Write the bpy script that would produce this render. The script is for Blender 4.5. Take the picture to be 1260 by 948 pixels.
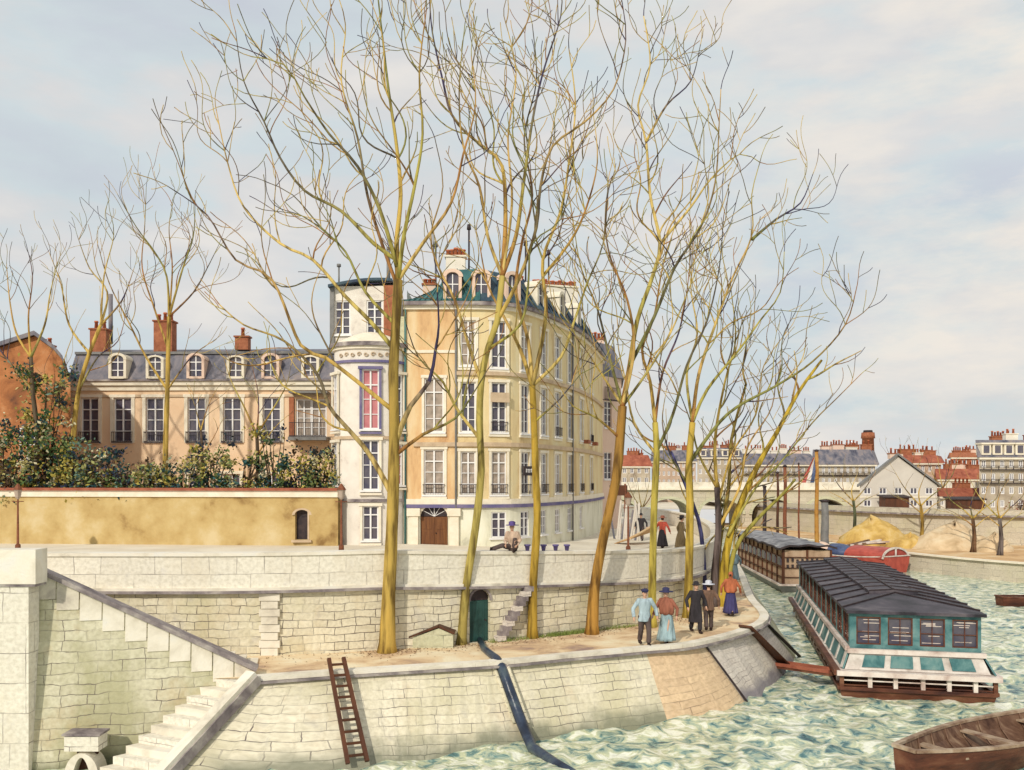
import bpy, math, random
from mathutils import Vector, Matrix, geometry
R=math.radians
for o in list(bpy.data.objects): bpy.data.objects.remove(o)
scn=bpy.context.scene; C=scn.collection
random.seed(7)
# ------------------------------------------------------------------ camera, sky, sun, exposure
F=1091.0; EYE=7.3
cam=bpy.data.objects.new('camera',bpy.data.cameras.new('camera')); C.objects.link(cam)
cam.location=(0,0,EYE); cam.rotation_euler=(R(90),0,0)
cam.data.sensor_width=36; cam.data.lens=36*F/1260; cam.data.shift_y=116/1260
cam.data.clip_start=.1; cam.data.clip_end=6000
scn.camera=cam
SUN=Vector((.36,.76,-.55)).normalized()      # direction the light travels
el=math.asin(-SUN.z); az=math.atan2(-SUN.x,-SUN.y)
w=bpy.data.worlds.new('World'); scn.world=w; w.use_nodes=True
nt=w.node_tree; N=nt.nodes; L=nt.links
bg=N['Background']; bg.inputs['Strength'].default_value=.1
sky=N.new('ShaderNodeTexSky'); sky.sky_type='NISHITA'; sky.sun_disc=False
sky.sun_elevation=el; sky.sun_rotation=az; sky.dust_density=2.5; sky.air_density=1.2
tc=N.new('ShaderNodeTexCoord'); mp=N.new('ShaderNodeMapping'); mp.inputs['Scale'].default_value=(1.5,1.5,4.6); mp.inputs['Location'].default_value=(.35,.1,.2)
n1=N.new('ShaderNodeTexNoise'); n1.inputs['Scale'].default_value=1.5; n1.inputs['Detail'].default_value=7; n1.inputs['Roughness'].default_value=.6; n1.inputs['Distortion'].default_value=.6
n2=N.new('ShaderNodeTexNoise'); n2.inputs['Scale'].default_value=3.2; n2.inputs['Detail'].default_value=5
L.new(tc.outputs['Generated'],mp.inputs[0]); L.new(mp.outputs[0],n1.inputs[0]); L.new(mp.outputs[0],n2.inputs[0])
cr=N.new('ShaderNodeValToRGB'); cr.color_ramp.elements[0].position=.30; cr.color_ramp.elements[1].position=.55
cr.color_ramp.elements[0].color=(.84,.84,.84,1); cr.color_ramp.elements[1].color=(.97,.97,.97,1)
cc=N.new('ShaderNodeValToRGB'); e=cc.color_ramp
e.elements[0].position=.3; e.elements[0].color=(6.9,7.3,8.0,1); e.elements[1].position=.72; e.elements[1].color=(9.3,8.9,8.4,1)
q=e.elements.new(.47); q.color=(7.2,8.0,8.3,1); q=e.elements.new(.57); q.color=(8.0,8.0,8.0,1)
mx=N.new('ShaderNodeMix'); mx.data_type='RGBA'
L.new(n1.outputs[0],cr.inputs[0]); L.new(n2.outputs[0],cc.inputs[0])
L.new(cr.outputs[0],mx.inputs[0]); L.new(sky.outputs[0],mx.inputs[6]); L.new(cc.outputs[0],mx.inputs[7]); 
sx=N.new('ShaderNodeSeparateXYZ'); L.new(tc.outputs['Generated'],sx.inputs[0])
m1=N.new('ShaderNodeMapRange'); m1.inputs[1].default_value=-.05; m1.inputs[2].default_value=.55; L.new(sx.outputs[0],m1.inputs[0])
n3=N.new('ShaderNodeTexNoise'); n3.inputs['Scale'].default_value=3.6; n3.inputs['Detail'].default_value=8; n3.inputs['Roughness'].default_value=.62; L.new(mp.outputs[0],n3.inputs[0])
m2=N.new('ShaderNodeMapRange'); m2.inputs[1].default_value=.42; m2.inputs[2].default_value=.66; L.new(n3.outputs[0],m2.inputs[0])
m3=N.new('ShaderNodeMath'); m3.operation='MULTIPLY'; L.new(m1.outputs[0],m3.inputs[0]); L.new(m2.outputs[0],m3.inputs[1])
mw=N.new('ShaderNodeMix'); mw.data_type='RGBA'; mw.inputs[7].default_value=(10.0,9.2,8.2,1); L.new(m3.outputs[0],mw.inputs[0]); L.new(mx.outputs[2],mw.inputs[6]); L.new(mw.outputs[2],bg.inputs[0])
sl=bpy.data.lights.new('sun','SUN'); sl.energy=3.1; sl.angle=R(1.2); sl.color=(1,.93,.80)
so=bpy.data.objects.new('sun',sl); C.objects.link(so); so.rotation_euler=SUN.to_track_quat('-Z','Y').to_euler()
vs=scn.view_settings; vs.view_transform='Standard'; vs.look='None'; vs.gamma=1; vs.use_curve_mapping=False; vs.exposure=-0.14

# ------------------------------------------------------------------ helpers
def P(px,py,d): return Vector(((px-630)/F*d, d, EYE-(py-590)/F*d))
def XY(px,d): return ((px-630)/F*d, d)
def nrm(v):
    v=Vector(v); return v.normalized()
def tag(o,label=None,cat=None,group=None,kind=None):
    if label: o['label']=label
    if cat: o['category']=cat
    if group: o['group']=group
    if kind: o['kind']=kind
    return o
def thing(name,label,cat,loc=(0,0,0),group=None,rz=0):
    o=bpy.data.objects.new(name,None); o.empty_display_size=.3; C.objects.link(o); o.location=loc; o.rotation_euler=(0,0,rz)
    return tag(o,label,cat,group)
def wloc(o):
    v=Vector((0,0,0))
    while o is not None:
        v=v+Vector(o.location); o=o.parent
    return v
class MB:
    def __init__(s): s.v=[]; s.f=[]; s.uv={}; s.sm=set(); s.col={}
    def add(s,vs,fs,uvs=None,smooth=False,col=None):
        b=len(s.v); s.v+= [tuple(p) for p in vs]
        for i,f in enumerate(fs):
            k=len(s.f); s.f.append(tuple(b+j for j in f))
            if uvs: s.uv[k]=uvs[i]
            if smooth: s.sm.add(k)
            if col: s.col[k]=col
        return s
    def quad(s,a,b,c,d,uv=None): return s.add([a,b,c,d],[(0,1,2,3)],[uv] if uv else None)
    def box(s,c,size,rz=0,rx=0,ry=0):
        M=Matrix.Rotation(rz,3,'Z')@Matrix.Rotation(ry,3,'Y')@Matrix.Rotation(rx,3,'X'); c=Vector(c)
        x,y,z=[t/2 for t in size]
        vs=[c+M@Vector(p) for p in ((-x,-y,-z),(x,-y,-z),(x,y,-z),(-x,y,-z),(-x,-y,z),(x,-y,z),(x,y,z),(-x,y,z))]
        return s.add(vs,[(0,3,2,1),(4,5,6,7),(0,1,5,4),(1,2,6,5),(2,3,7,6),(3,0,4,7)])
    def bar(s,a,b,wd,th,up=(0,0,1)):
        a=Vector(a);b=Vector(b);d=(b-a).normalized();u=Vector(up)
        if abs(d.dot(u))>.98: u=Vector((0,1,0))
        x=d.cross(u).normalized(); z=x.cross(d)
        vs=[p+x*sx*wd/2+z*sz*th/2 for p in (a,b) for sx,sz in ((-1,-1),(1,-1),(1,1),(-1,1))]
        return s.add(vs,[(3,2,1,0),(4,5,6,7),(0,1,5,4),(1,2,6,5),(2,3,7,6),(3,0,4,7)])
    def tube(s,pts,rad,n=6,col=None,cap=True,cols=None):
        pts=[Vector(p) for p in pts]; m=len(pts)
        if not hasattr(rad,'__len__'): rad=[rad]*m
        d0=(pts[1]-pts[0]).normalized(); ref=Vector((0,1,0)) if abs(d0.y)<.9 else Vector((1,0,0))
        vs=[]
        for i in range(m):
            d=(pts[min(i+1,m-1)]-pts[max(i-1,0)])
            if d.length<1e-7: d=d0
            d=d.normalized(); x=ref-d*ref.dot(d)
            if x.length<1e-4: x=Vector((0,0,1)).cross(d)
            x.normalize(); ref=x; y=d.cross(x)
            for k in range(n):
                a=2*math.pi*k/n; vs.append(pts[i]+(x*math.cos(a)+y*math.sin(a))*rad[i])
        fs=[(i*n+k,i*n+(k+1)%n,(i+1)*n+(k+1)%n,(i+1)*n+k) for i in range(m-1) for k in range(n)]
        k0=len(s.f); s.add(vs,fs,None,True,col if not cols else None)
        if cols:
            for i in range(m-1):
                t=i/max(1,m-2)*(len(cols)-1); j=min(int(t),len(cols)-2); t-=j
                cc_=tuple(cols[j][q]*(1-t)+cols[j+1][q]*t for q in range(3))+(1,)
                for k in range(n): s.col[k0+i*n+k]=cc_
            col=tuple(cols[0])+(1,)
        if cap:
            b=len(s.v)-m*n
            s.f.append(tuple(b+k for k in reversed(range(n)))); s.f.append(tuple(b+(m-1)*n+k for k in range(n)))
            if col: s.col[len(s.f)-1]=col; s.col[len(s.f)-2]=col
        return s
    def rings(s,rs,n=16,smooth=True,cap=True):
        # rs: list of (center, rx, ry[, fold, nf, phase]) horizontal ellipses
        vs=[]
        for r in rs:
            c=Vector(r[0])
            for k in range(n):
                a=2*math.pi*k/n; q=1
                if len(r)>3: q=1+r[3]*math.sin(a*r[4]+(r[5] if len(r)>5 else 0))
                vs.append(c+Vector((math.cos(a)*r[1]*q,math.sin(a)*r[2]*q,0)))
        m=len(rs)
        fs=[(i*n+k,i*n+(k+1)%n,(i+1)*n+(k+1)%n,(i+1)*n+k) for i in range(m-1) for k in range(n)]
        if cap: fs+= [tuple(reversed(range(n))),tuple((m-1)*n+k for k in range(n))]
        return s.add(vs,fs,None,smooth)
    def ell(s,c,rx,ry,rz,n=12,m=8):
        c=Vector(c); rs=[]
        for i in range(m+1):
            t=-math.pi/2+math.pi*i/m; cs=max(math.cos(t),.02)
            rs.append((c+Vector((0,0,math.sin(t)*rz)),rx*cs,ry*cs))
        return s.rings(rs,n)
    def prism(s,poly,off):
        # poly: list of 3D points (planar), off: extrude vector
        off=Vector(off); a=[Vector(p) for p in poly]; n=len(a); b=[p+off for p in a]
        s.add(a+b,[tuple(range(n)),tuple(reversed(range(n,2*n)))]+[(i,i+n,(i+1)%n+n,(i+1)%n) for i in range(n)])
        return s
    def build(s,name,m,parent=None,origin=None,label=None,smooth=None):
        o0=wloc(parent) if parent is not None else (Vector(origin) if origin is not None else Vector((0,0,0)))
        me=bpy.data.meshes.new(name)
        me.from_pydata([Vector(p)-o0 for p in s.v],[],s.f); me.update()
        me.uv_layers.new(name='UVMap')
        if s.col: me.color_attributes.new('tint','FLOAT_COLOR','CORNER')
        uvl=me.uv_layers['UVMap']; ca=me.color_attributes['tint'] if s.col else None
        for p in me.polygons:
            if p.index in s.uv:
                for li,u in zip(p.loop_indices,s.uv[p.index]): uvl.data[li].uv=u
            else:
                n=p.normal
                t=Vector((1,0,0)) if abs(n.z)>.8 else Vector((0,0,1)).cross(n).normalized()
                b=n.cross(t)
                for li in p.loop_indices:
                    q=Vector(s.v[me.loops[li].vertex_index]); uvl.data[li].uv=(q.dot(t),q.dot(b))
            if s.col:
                cc_=s.col.get(p.index,(1,1,1,1))
                for li in p.loop_indices: ca.data[li].color=cc_
            if smooth is True or p.index in s.sm: p.use_smooth=True
        if m is not None: me.materials.append(m)
        o=bpy.data.objects.new(name,me); C.objects.link(o)
        if parent is not None: o.parent=parent
        else: o.location=o0
        if label: o['label']=label
        return o
def remesh(o,voxel,smooth_it=0):
    md=o.modifiers.new('r','REMESH'); md.mode='VOXEL'; md.voxel_size=voxel; md.use_smooth_shade=True
    if smooth_it:
        s2=o.modifiers.new('s','SMOOTH'); s2.iterations=smooth_it; s2.factor=.5
    dg=bpy.context.evaluated_depsgraph_get(); dg.update()
    me=bpy.data.meshes.new_from_object(o.evaluated_get(dg)); o.modifiers.clear()
    mats=[m for m in o.data.materials]; o.data=me
    if not me.materials:
        for m in mats: me.materials.append(m)
    for p in me.polygons: p.use_smooth=True
    return o
def copy_tree(o,parent=None):
    c=o.copy(); C.objects.link(c); c.parent=parent
    for ch in [x for x in bpy.data.objects if x.parent is o]: copy_tree(ch,c)
    return c
# ------------------------------------------------------------------ materials
def ramp(nt,cols,poss=None):
    r=nt.nodes.new('ShaderNodeValToRGB'); el=r.color_ramp.elements; n=len(cols)
    for i,c in enumerate(cols):
        p=poss[i] if poss else (.3+.4*i/(max(n-1,1)))
        if i<2: k=el[i]; k.position=p
        else: k=el.new(p)
        k.color=(*c,1)
    return r
def mat(name,cols,scale=1.5,rough=.8,bump=.15,bscale=14,detail=6,stretch=(1,1,1),spec=.3,poss=None,metal=0,dist=.4,bdist=.03):
    if not isinstance(cols[0],(tuple,list)): cols=[tuple(c*.8 for c in cols),tuple(min(1,c*1.15) for c in cols)]
    m=bpy.data.materials.new(name); m.use_nodes=True; nt=m.node_tree; N=nt.nodes; L=nt.links; b=N['Principled BSDF']
    tc=N.new('ShaderNodeTexCoord'); mp=N.new('ShaderNodeMapping'); mp.inputs['Scale'].default_value=stretch; L.new(tc.outputs['Object'],mp.inputs[0])
    n=N.new('ShaderNodeTexNoise'); n.inputs['Scale'].default_value=scale; n.inputs['Detail'].default_value=detail; n.inputs['Distortion'].default_value=dist
    n.inputs['Roughness'].default_value=.6
    L.new(mp.outputs[0],n.inputs[0]); r=ramp(nt,cols,poss); L.new(n.outputs[0],r.inputs[0]); L.new(r.outputs[0],b.inputs['Base Color'])
    n2=N.new('ShaderNodeTexNoise'); n2.inputs['Scale'].default_value=bscale; n2.inputs['Detail'].default_value=5; L.new(mp.outputs[0],n2.inputs[0])
    bp=N.new('ShaderNodeBump'); bp.inputs['Strength'].default_value=bump; bp.inputs['Distance'].default_value=bdist; L.new(n2.outputs[0],bp.inputs['Height']); L.new(bp.outputs[0],b.inputs['Normal'])
    b.inputs['Roughness'].default_value=rough; b.inputs['Specular IOR Level'].default_value=spec; b.inputs['Metallic'].default_value=metal
    return m
def masonry(name,c1,c2,mortar,bw=.75,bh=.3,msize=.014,stains=(),keep=.55,rough=.9,dist=.05,wl=None):
    m=bpy.data.materials.new(name); m.use_nodes=True; nt=m.node_tree; N=nt.nodes; L=nt.links; b=N['Principled BSDF']
    uv=N.new('ShaderNodeTexCoord'); ns=N.new('ShaderNodeTexNoise'); ns.inputs['Scale'].default_value=1.9; ns.inputs['Detail'].default_value=5
    L.new(uv.outputs['UV'],ns.inputs[0])
    vm=N.new('ShaderNodeVectorMath'); vm.operation='MULTIPLY_ADD'; vm.inputs[1].default_value=(dist*2,dist*2,0); L.new(ns.outputs['Color'],vm.inputs[0]); L.new(uv.outputs['UV'],vm.inputs[2])
    def br(sc,off,w_,h_):
        t=N.new('ShaderNodeTexBrick'); t.inputs['Scale'].default_value=1; t.inputs['Brick Width'].default_value=w_; t.inputs['Row Height'].default_value=h_
        t.inputs['Mortar Size'].default_value=msize; t.inputs['Mortar Smooth'].default_value=.35; t.offset=off; t.squash=.7; t.squash_frequency=3
        t.inputs['Color1'].default_value=(*c1,1); t.inputs['Color2'].default_value=(*c2,1); t.inputs['Mortar'].default_value=(*c1,1)
        L.new(vm.outputs[0],t.inputs['Vector']); return t
    t=br(1,.5,bw,bh)
    # mortar joints fade in and out as on weathered stone
    nk=N.new('ShaderNodeTexNoise'); nk.inputs['Scale'].default_value=.9; nk.inputs['Detail'].default_value=5; L.new(uv.outputs['UV'],nk.inputs[0])
    rk=N.new('ShaderNodeMapRange'); rk.inputs[1].default_value=keep-.13; rk.inputs[2].default_value=keep+.1; rk.inputs[3].default_value=1; rk.inputs[4].default_value=.04; L.new(nk.outputs[0],rk.inputs[0])
    mu=N.new('ShaderNodeMath'); mu.operation='MULTIPLY'; L.new(t.outputs['Fac'],mu.inputs[0]); L.new(rk.outputs[0],mu.inputs[1])
    last=t.outputs['Color']
    nf=N.new('ShaderNodeTexNoise'); nf.inputs['Scale'].default_value=9; nf.inputs['Detail'].default_value=6; L.new(uv.outputs['UV'],nf.inputs[0])
    mv=N.new('ShaderNodeMix'); mv.data_type='RGBA'; mv.blend_type='MULTIPLY'; mv.inputs[0].default_value=.55
    rr=ramp(nt,[(.62,.6,.56),(1.0,1.0,1.0)],[.3,.6]); L.new(nf.outputs[0],rr.inputs[0]); L.new(last,mv.inputs[6]); L.new(rr.outputs[0],mv.inputs[7]); last=mv.outputs[2]
    for i,(sc,th,c,amt) in enumerate(stains):
        n=N.new('ShaderNodeTexNoise'); n.noise_dimensions='4D'; n.inputs['W'].default_value=i*3.7+1; n.inputs['Scale'].default_value=sc; n.inputs['Detail'].default_value=7; n.inputs['Roughness'].default_value=.62
        mp=N.new('ShaderNodeMapping'); mp.inputs['Scale'].default_value=(1,.7,1); L.new(uv.outputs['UV'],mp.inputs[0]); L.new(mp.outputs[0],n.inputs[0])
        a=N.new('ShaderNodeMapRange'); a.inputs[1].default_value=th; a.inputs[2].default_value=th+.16; a.inputs[4].default_value=amt; L.new(n.outputs[0],a.inputs[0])
        x=N.new('ShaderNodeMix'); x.data_type='RGBA'; L.new(a.outputs[0],x.inputs[0]); L.new(last,x.inputs[6]); x.inputs[7].default_value=(*c,1); last=x.outputs[2]
    x=N.new('ShaderNodeMix'); x.data_type='RGBA'; L.new(mu.outputs[0],x.inputs[0]); L.new(last,x.inputs[6]); x.inputs[7].default_value=(*mortar,1); last=x.outputs[2]
    if wl:
        tg=N.new('ShaderNodeNewGeometry'); sz=N.new('ShaderNodeSeparateXYZ'); L.new(tg.outputs['Position'],sz.inputs[0])
        ma=N.new('ShaderNodeMath'); ma.operation='MULTIPLY_ADD'; ma.inputs[1].default_value=-1.2; L.new(nk.outputs[0],ma.inputs[0]); L.new(sz.outputs[2],ma.inputs[2])
        mr=N.new('ShaderNodeMapRange'); mr.inputs[1].default_value=-.15; mr.inputs[2].default_value=-.55; mr.inputs[3].default_value=0; mr.inputs[4].default_value=.8; L.new(ma.outputs[0],mr.inputs[0])
        x=N.new('ShaderNodeMix'); x.data_type='RGBA'; L.new(mr.outputs[0],x.inputs[0]); L.new(last,x.inputs[6]); x.inputs[7].default_value=(*wl,1); last=x.outputs[2]
    L.new(last,b.inputs['Base Color']); b.inputs['Roughness'].default_value=rough; b.inputs['Specular IOR Level'].default_value=.2
    ad=N.new('ShaderNodeMath'); ad.operation='MULTIPLY_ADD'; L.new(t.outputs['Fac'],ad.inputs[0]); ad.inputs[1].default_value=-.8; L.new(nf.outputs[0],ad.inputs[2])
    bp=N.new('ShaderNodeBump'); bp.inputs['Strength'].default_value=.55; bp.inputs['Distance'].default_value=.03; L.new(ad.outputs[0],bp.inputs['Height']); L.new(bp.outputs[0],b.inputs['Normal'])
    return m
OLI=(.50,.45,.26); OCH=(.55,.41,.22); GRY=(.45,.42,.40)
M=dict(
 wall=masonry('retaining_stone',(.80,.74,.58),(.68,.62,.47),(.16,.13,.11),.62,.24,.012,[(.5,.47,OLI,.65),(.7,.55,OCH,.45),(2.2,.55,GRY,.55)],.58,dist=.09),
 flank=masonry('stair_flank_stone',(.70,.66,.50),(.60,.56,.41),(.17,.14,.12),.8,.27,.011,[(.6,.42,(.38,.36,.20),.7),(.8,.55,(.45,.31,.14),.55),(3,.6,(.74,.71,.58),.5)],.52,dist=.10,wl=(.14,.15,.09)),
 revet=masonry('revetment_stone',(.80,.73,.57),(.70,.64,.49),(.17,.14,.13),.85,.27,.010,[(.4,.47,(.52,.47,.29),.6),(.8,.56,(.55,.40,.24),.5),(2.5,.56,(.40,.37,.33),.55)],.55,dist=.08,wl=(.16,.17,.12)),
 lilac=masonry('ramp_stone',(.74,.67,.60),(.66,.59,.53),(.2,.16,.16),1.1,.22,.010,[(.7,.52,(.8,.70,.56),.5)],.5,wl=(.2,.18,.22)),
 peachst=masonry('warm_ramp_stone',(.76,.56,.36),(.66,.48,.31),(.2,.13,.1),1.0,.24,.011,[(.7,.52,(.74,.65,.48),.5)],.45),
 green=masonry('mossy_stone',(.60,.58,.42),(.52,.52,.36),(.1,.11,.08),1.2,.35,.012,[(.8,.5,(.62,.6,.42),.5)],.45),
 white=masonry('pale_dressed_stone',(.82,.77,.66),(.76,.71,.61),(.30,.26,.23),1.15,.75,.012,[(.7,.52,(.66,.58,.45),.5),(3,.56,(.58,.55,.54),.45)],.5,dist=.04),
 coping=mat('coping_stone',[(.42,.37,.31),(.66,.60,.49),(.78,.72,.61),(.74,.71,.65)],1.1,.85,.35,14,8,poss=[.27,.42,.55,.7]),
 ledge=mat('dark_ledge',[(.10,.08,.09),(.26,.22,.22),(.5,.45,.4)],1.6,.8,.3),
 sand=mat('quay_earth',[(.30,.20,.17),(.58,.40,.24),(.74,.57,.36),(.80,.70,.50)],.8,.95,.7,12,9,poss=[.30,.42,.52,.66]),
 road=mat('upper_road',[(.62,.54,.42),(.78,.72,.60)],.3,.95,.3),
 earth=mat('bank_earth',[(.40,.24,.12),(.62,.40,.2),(.70,.55,.35)],.5,.95,.6,6),
 yellow=mat('yellow_render',[(.24,.14,.05),(.46,.32,.13),(.54,.40,.18),(.62,.50,.29)],.7,.9,.45,10,10,(.8,.8,.8),poss=[.30,.42,.54,.68],dist=.1),
 ochre=mat('ochre_render',[(.42,.23,.12),(.66,.42,.21),(.72,.53,.30),(.75,.60,.40)],1.0,.9,.3,9,7,(1,1,.3)),
 cream=mat('cream_render',[(.48,.34,.18),(.68,.53,.29),(.72,.60,.35),(.70,.64,.46)],.9,.9,.3,9,7,(1,1,.3)),
 mint=mat('pale_base_render',[(.40,.38,.30),(.66,.64,.50),(.76,.74,.60),(.78,.76,.66)],1.1,.9,.3,9,7,(1,1,.4)),
 offw=mat('white_render',[(.46,.39,.36),(.70,.64,.57),(.78,.73,.66)],1.1,.9,.25,9,7,poss=[.25,.42,.65]),
 peach=mat('peach_render',[(.72,.50,.32),(.80,.60,.41)],.5,.9,.2),
 orange=mat('orange_brick',[(.14,.06,.035),(.34,.13,.05),(.48,.20,.08),(.55,.30,.16)],.6,.9,.4,9,7,poss=[.3,.43,.55,.68]),
 pink=mat('pink_render',[(.68,.48,.38),(.76,.58,.46)],.6,.9,.2),
 trim=mat('stone_trim',[(.70,.62,.48),(.84,.77,.64)],2,.85,.2),
 band=mat('tan_cornice',[(.45,.33,.22),(.62,.48,.33)],2,.85,.2),
 bluebd=mat('blue_band',[(.08,.08,.22),(.22,.18,.28)],1,.8,.2),
 frame=mat('white_joinery',[(.74,.72,.72),(.86,.84,.82)],4,.6,.1),
 glass=mat('dark_glass',[(.05,.05,.09),(.14,.12,.13)],1.2,.12,.05,3,2,spec=.6),
 glassb=mat('curtained_glass',[(.22,.18,.14),(.5,.4,.33)],1.5,.25,.05,3,2,spec=.5),
 glassp=mat('rose_curtain',[(.45,.14,.16),(.6,.25,.25)],1.5,.3,.05,3,2,spec=.5),
 slate=mat('blue_slate',[(.05,.05,.08),(.12,.12,.15),(.20,.18,.20),(.27,.22,.20)],1.4,.6,.35,20,6,(1,1,.4)),
 teal=mat('verdigris_zinc',[(.02,.07,.08),(.04,.14,.14),(.12,.24,.21)],1.2,.5,.35,16,6,(1,1,.3)),
 dteal=mat('dark_teal_slate',[(.015,.02,.06),(.03,.06,.09),(.09,.14,.15)],.9,.5,.35,16,6,(1,1,.3)),
 zinc=mat('dark_zinc',[(.13,.13,.13),(.24,.23,.22)],1.5,.5,.2),
 brick=mat('red_brick',[(.25,.08,.04),(.42,.16,.08)],3,.85,.4,20),
 pot=mat('terracotta',[(.42,.11,.05),(.58,.20,.10)],5,.8,.2),
 cstack=mat('chimney_render',[(.66,.60,.5),(.82,.76,.66)],1.5,.9,.2),
 dwood=mat('dark_wood',[(.045,.018,.010),(.13,.045,.02)],1.6,.6,.4,14,6,(1,1,.25)),
 door=mat('door_wood',[(.09,.03,.012),(.22,.09,.03)],2,.5,.3,10,6,(4,4,.3)),
 dgreen=mat('green_door_paint',[(.01,.035,.03),(.03,.09,.08)],2,.5,.2),
 iron=mat('dark_iron',[(.02,.015,.02),(.06,.04,.04)],4,.6,.3),
 rust=mat('rusty_iron',[(.12,.04,.02),(.28,.10,.05)],5,.8,.4),
 redcap=mat('red_coping',[(.20,.05,.03),(.42,.14,.08)],1.3,.8,.3),
 navy=mat('navy_wet_stone',[(.012,.016,.03),(.035,.05,.085),(.09,.12,.13)],1.5,.3,.4,8),
 townw=mat('town_render',[(.26,.20,.15),(.44,.37,.28),(.54,.47,.37)],.3,.9,.2),
 townp=mat('town_pink_render',[(.42,.30,.22),(.58,.44,.33)],.3,.9,.2),
 pierg=mat('gable_render',[(.52,.47,.42),(.66,.61,.54)],.3,.9,.2),
 farw=masonry('far_bank_stone',(.62,.56,.45),(.54,.48,.38),(.3,.27,.22),1.4,.5,.02,[(.3,.48,(.50,.47,.30),.6),(1.5,.56,(.44,.38,.30),.5)],.5),
 flowerpot=mat('violet_pot',[(.08,.06,.2),(.2,.16,.35)],4,.6,.2),
)
# ------------------------------------------------------------------ large ground shapes
QZ=2.0
def lerp(a,b,t): return a+(b-a)*t
def road_z(x): return lerp(3.95,3.4,min(1,max(0,(x+4)/12)))
W=[(-40,26.5),(-14,26.5),(-8,26.6),(-3.8,27.6),(-.5,29.1),(2.9,31.2),(5.2,32.9),(7.1,35.2),(8.9,39.5),(10.4,44.5),(12.3,54),(13.5,64),(14,74),(13.4,86),(11.5,102),(10,122)]
Q=[(-7.0,23.55),(-4.9,24.3),(-2.6,25.0),(-.35,25.7),(1.75,26.7),(3.8,27.6),(6.2,28.9),(9.4,33.2),(10.7,39.9),(13.4,52.5),(15,62),(15.6,72),(15,84),(13,100),(12,122)]
B=[(-8.7,20.8),(-4.1,22.3),(-2.25,23.3),(.2,24.7),(2.2,25.9),(4.2,26.8),(7.8,29.3),(12.0,36.9),(13.4,43.5),(15.3,54),(17,64),(17.6,73),(17,85),(15,101),(14,122)]
def dens(path,step=1.0):
    out=[]
    for a,b in zip(path,path[1:]):
        a=Vector(a);b=Vector(b); n=max(1,int((b-a).length/step))
        out+=[a.lerp(b,i/n) for i in range(n)]
    return out+[Vector(path[-1])]
def spl(path,n=6):
    # Catmull-Rom through 2D points
    p=[Vector(q) for q in path]; out=[]
    for i in range(len(p)-1):
        a=p[max(i-1,0)];b=p[i];c=p[i+1];d=p[min(i+2,len(p)-1)]
        for k in range(n):
            t=k/n; out.append(.5*((2*b)+(c-a)*t+(2*a-5*b+4*c-d)*t*t+(3*b-a-3*c+d)*t**3))
    return out+[p[-1]]
def strip(mb,lo,hi,uvv=None):
    """ruled surface between two 3D polylines with arclength UVs"""
    u=0; us=[0]
    for a,b in zip(hi,hi[1:]): u+=(Vector(b)-Vector(a)).length; us.append(u)
    for i in range(len(lo)-1):
        h0=(Vector(hi[i])-Vector(lo[i])).length; h1=(Vector(hi[i+1])-Vector(lo[i+1])).length
        mb.add([lo[i],lo[i+1],hi[i+1],hi[i]],[(0,1,2,3)],[[(us[i],-h0),(us[i+1],-h1),(us[i+1],0),(us[i],0)]])
    return mb
def v3(p,z): return Vector((p[0],p[1],z))
Ws=spl(W,8)
# left bank upper level
def xr(y):
    for a,b in zip(Ws,Ws[1:]):
        if a.y<=y<=b.y and b.y>a.y: return lerp(a.x,b.x,(y-a.y)/(b.y-a.y))
    return Ws[-1].x
mb=MB(); rows=[26.62]+[27+i*1.0 for i in range(30)]+[57+i*3 for i in range(22)]
ts=[0,.3,.5,.62,.72,.8,.86,.9,.93,.96,.98,1]
g=[]
for y in rows:
    X=xr(y); g.append([Vector((lerp(-150,X,t) if t<1 else X,y,road_z(lerp(-150,X,t)))) for t in ts])
for i in range(len(rows)-1):
    for k in range(len(ts)-1): mb.quad(g[i][k],g[i][k+1],g[i+1][k+1],g[i+1][k])
tag(mb.build('road',M['road']),kind='structure')
# quay walk
mb=MB(); poly=[v3(p,QZ) for p in Ws if p.x>-12.4]+[v3(p,QZ) for p in reversed(spl(Q,6))]
poly=[Vector((-12.4,26.5,QZ))]+poly[1:]+[Vector((-12.4,23.9,QZ))]
mb.add(poly,[t for t in geometry.tessellate_polygon([poly])])
o=mb.build('quay_path',M['sand']); tag(o,kind='structure')
# far ground sheet and right bank
mb=MB(); mb.quad((-3000,121,3.2),(3000,121,3.2),(3000,5500,3.2),(-3000,5500,3.2)); tag(mb.build('ground',M['road']),kind='structure')
E_=[(90,44),(45,58.5),(36,63),(30.6,76),(29.4,86),(27,102),(25,122)]
U_=[(110,60),(60,75),(45,81),(38,88.5),(33.5,100),(30,122)]
Es=spl(E_,6); Us=spl(U_,6)
mb=MB(); poly=[v3(p,1.3) for p in Es]+[v3(p,1.3) for p in reversed(Us)]
mb.add(poly,geometry.tessellate_polygon([poly])); tag(mb.build('far_bank_ground',M['earth']),kind='structure')
mb=MB(); poly=[v3(p,3.9) for p in Us]+[Vector((400,124,3.9)),Vector((400,60,3.9))]
mb.add([v3((30,122),3.9)]+[v3(p,3.9) for p in Us],[]) 
mb=MB(); poly=[v3(p,3.9) for p in Us]+[Vector((30,300,3.9)),Vector((500,300,3.9)),Vector((500,60,3.9))]
mb.add(poly,geometry.tessellate_polygon([poly])); tag(mb.build('far_bank_road',M['road']),kind='structure')
t=thing('quay_wall','low white stone quay wall along the far bank waterline','wall',v3(Es[12],0))
mb=MB(); strip(mb,[v3(p,-.6) for p in Es],[v3(p,1.32) for p in Es]); mb.build('wall_face',M['farw'],t)
mb=MB()
for a,b in zip(Es,Es[1:]): mb.bar(v3(a,1.36),v3(b,1.36),.5,.12)
mb.build('coping',M['trim'],t)
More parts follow.
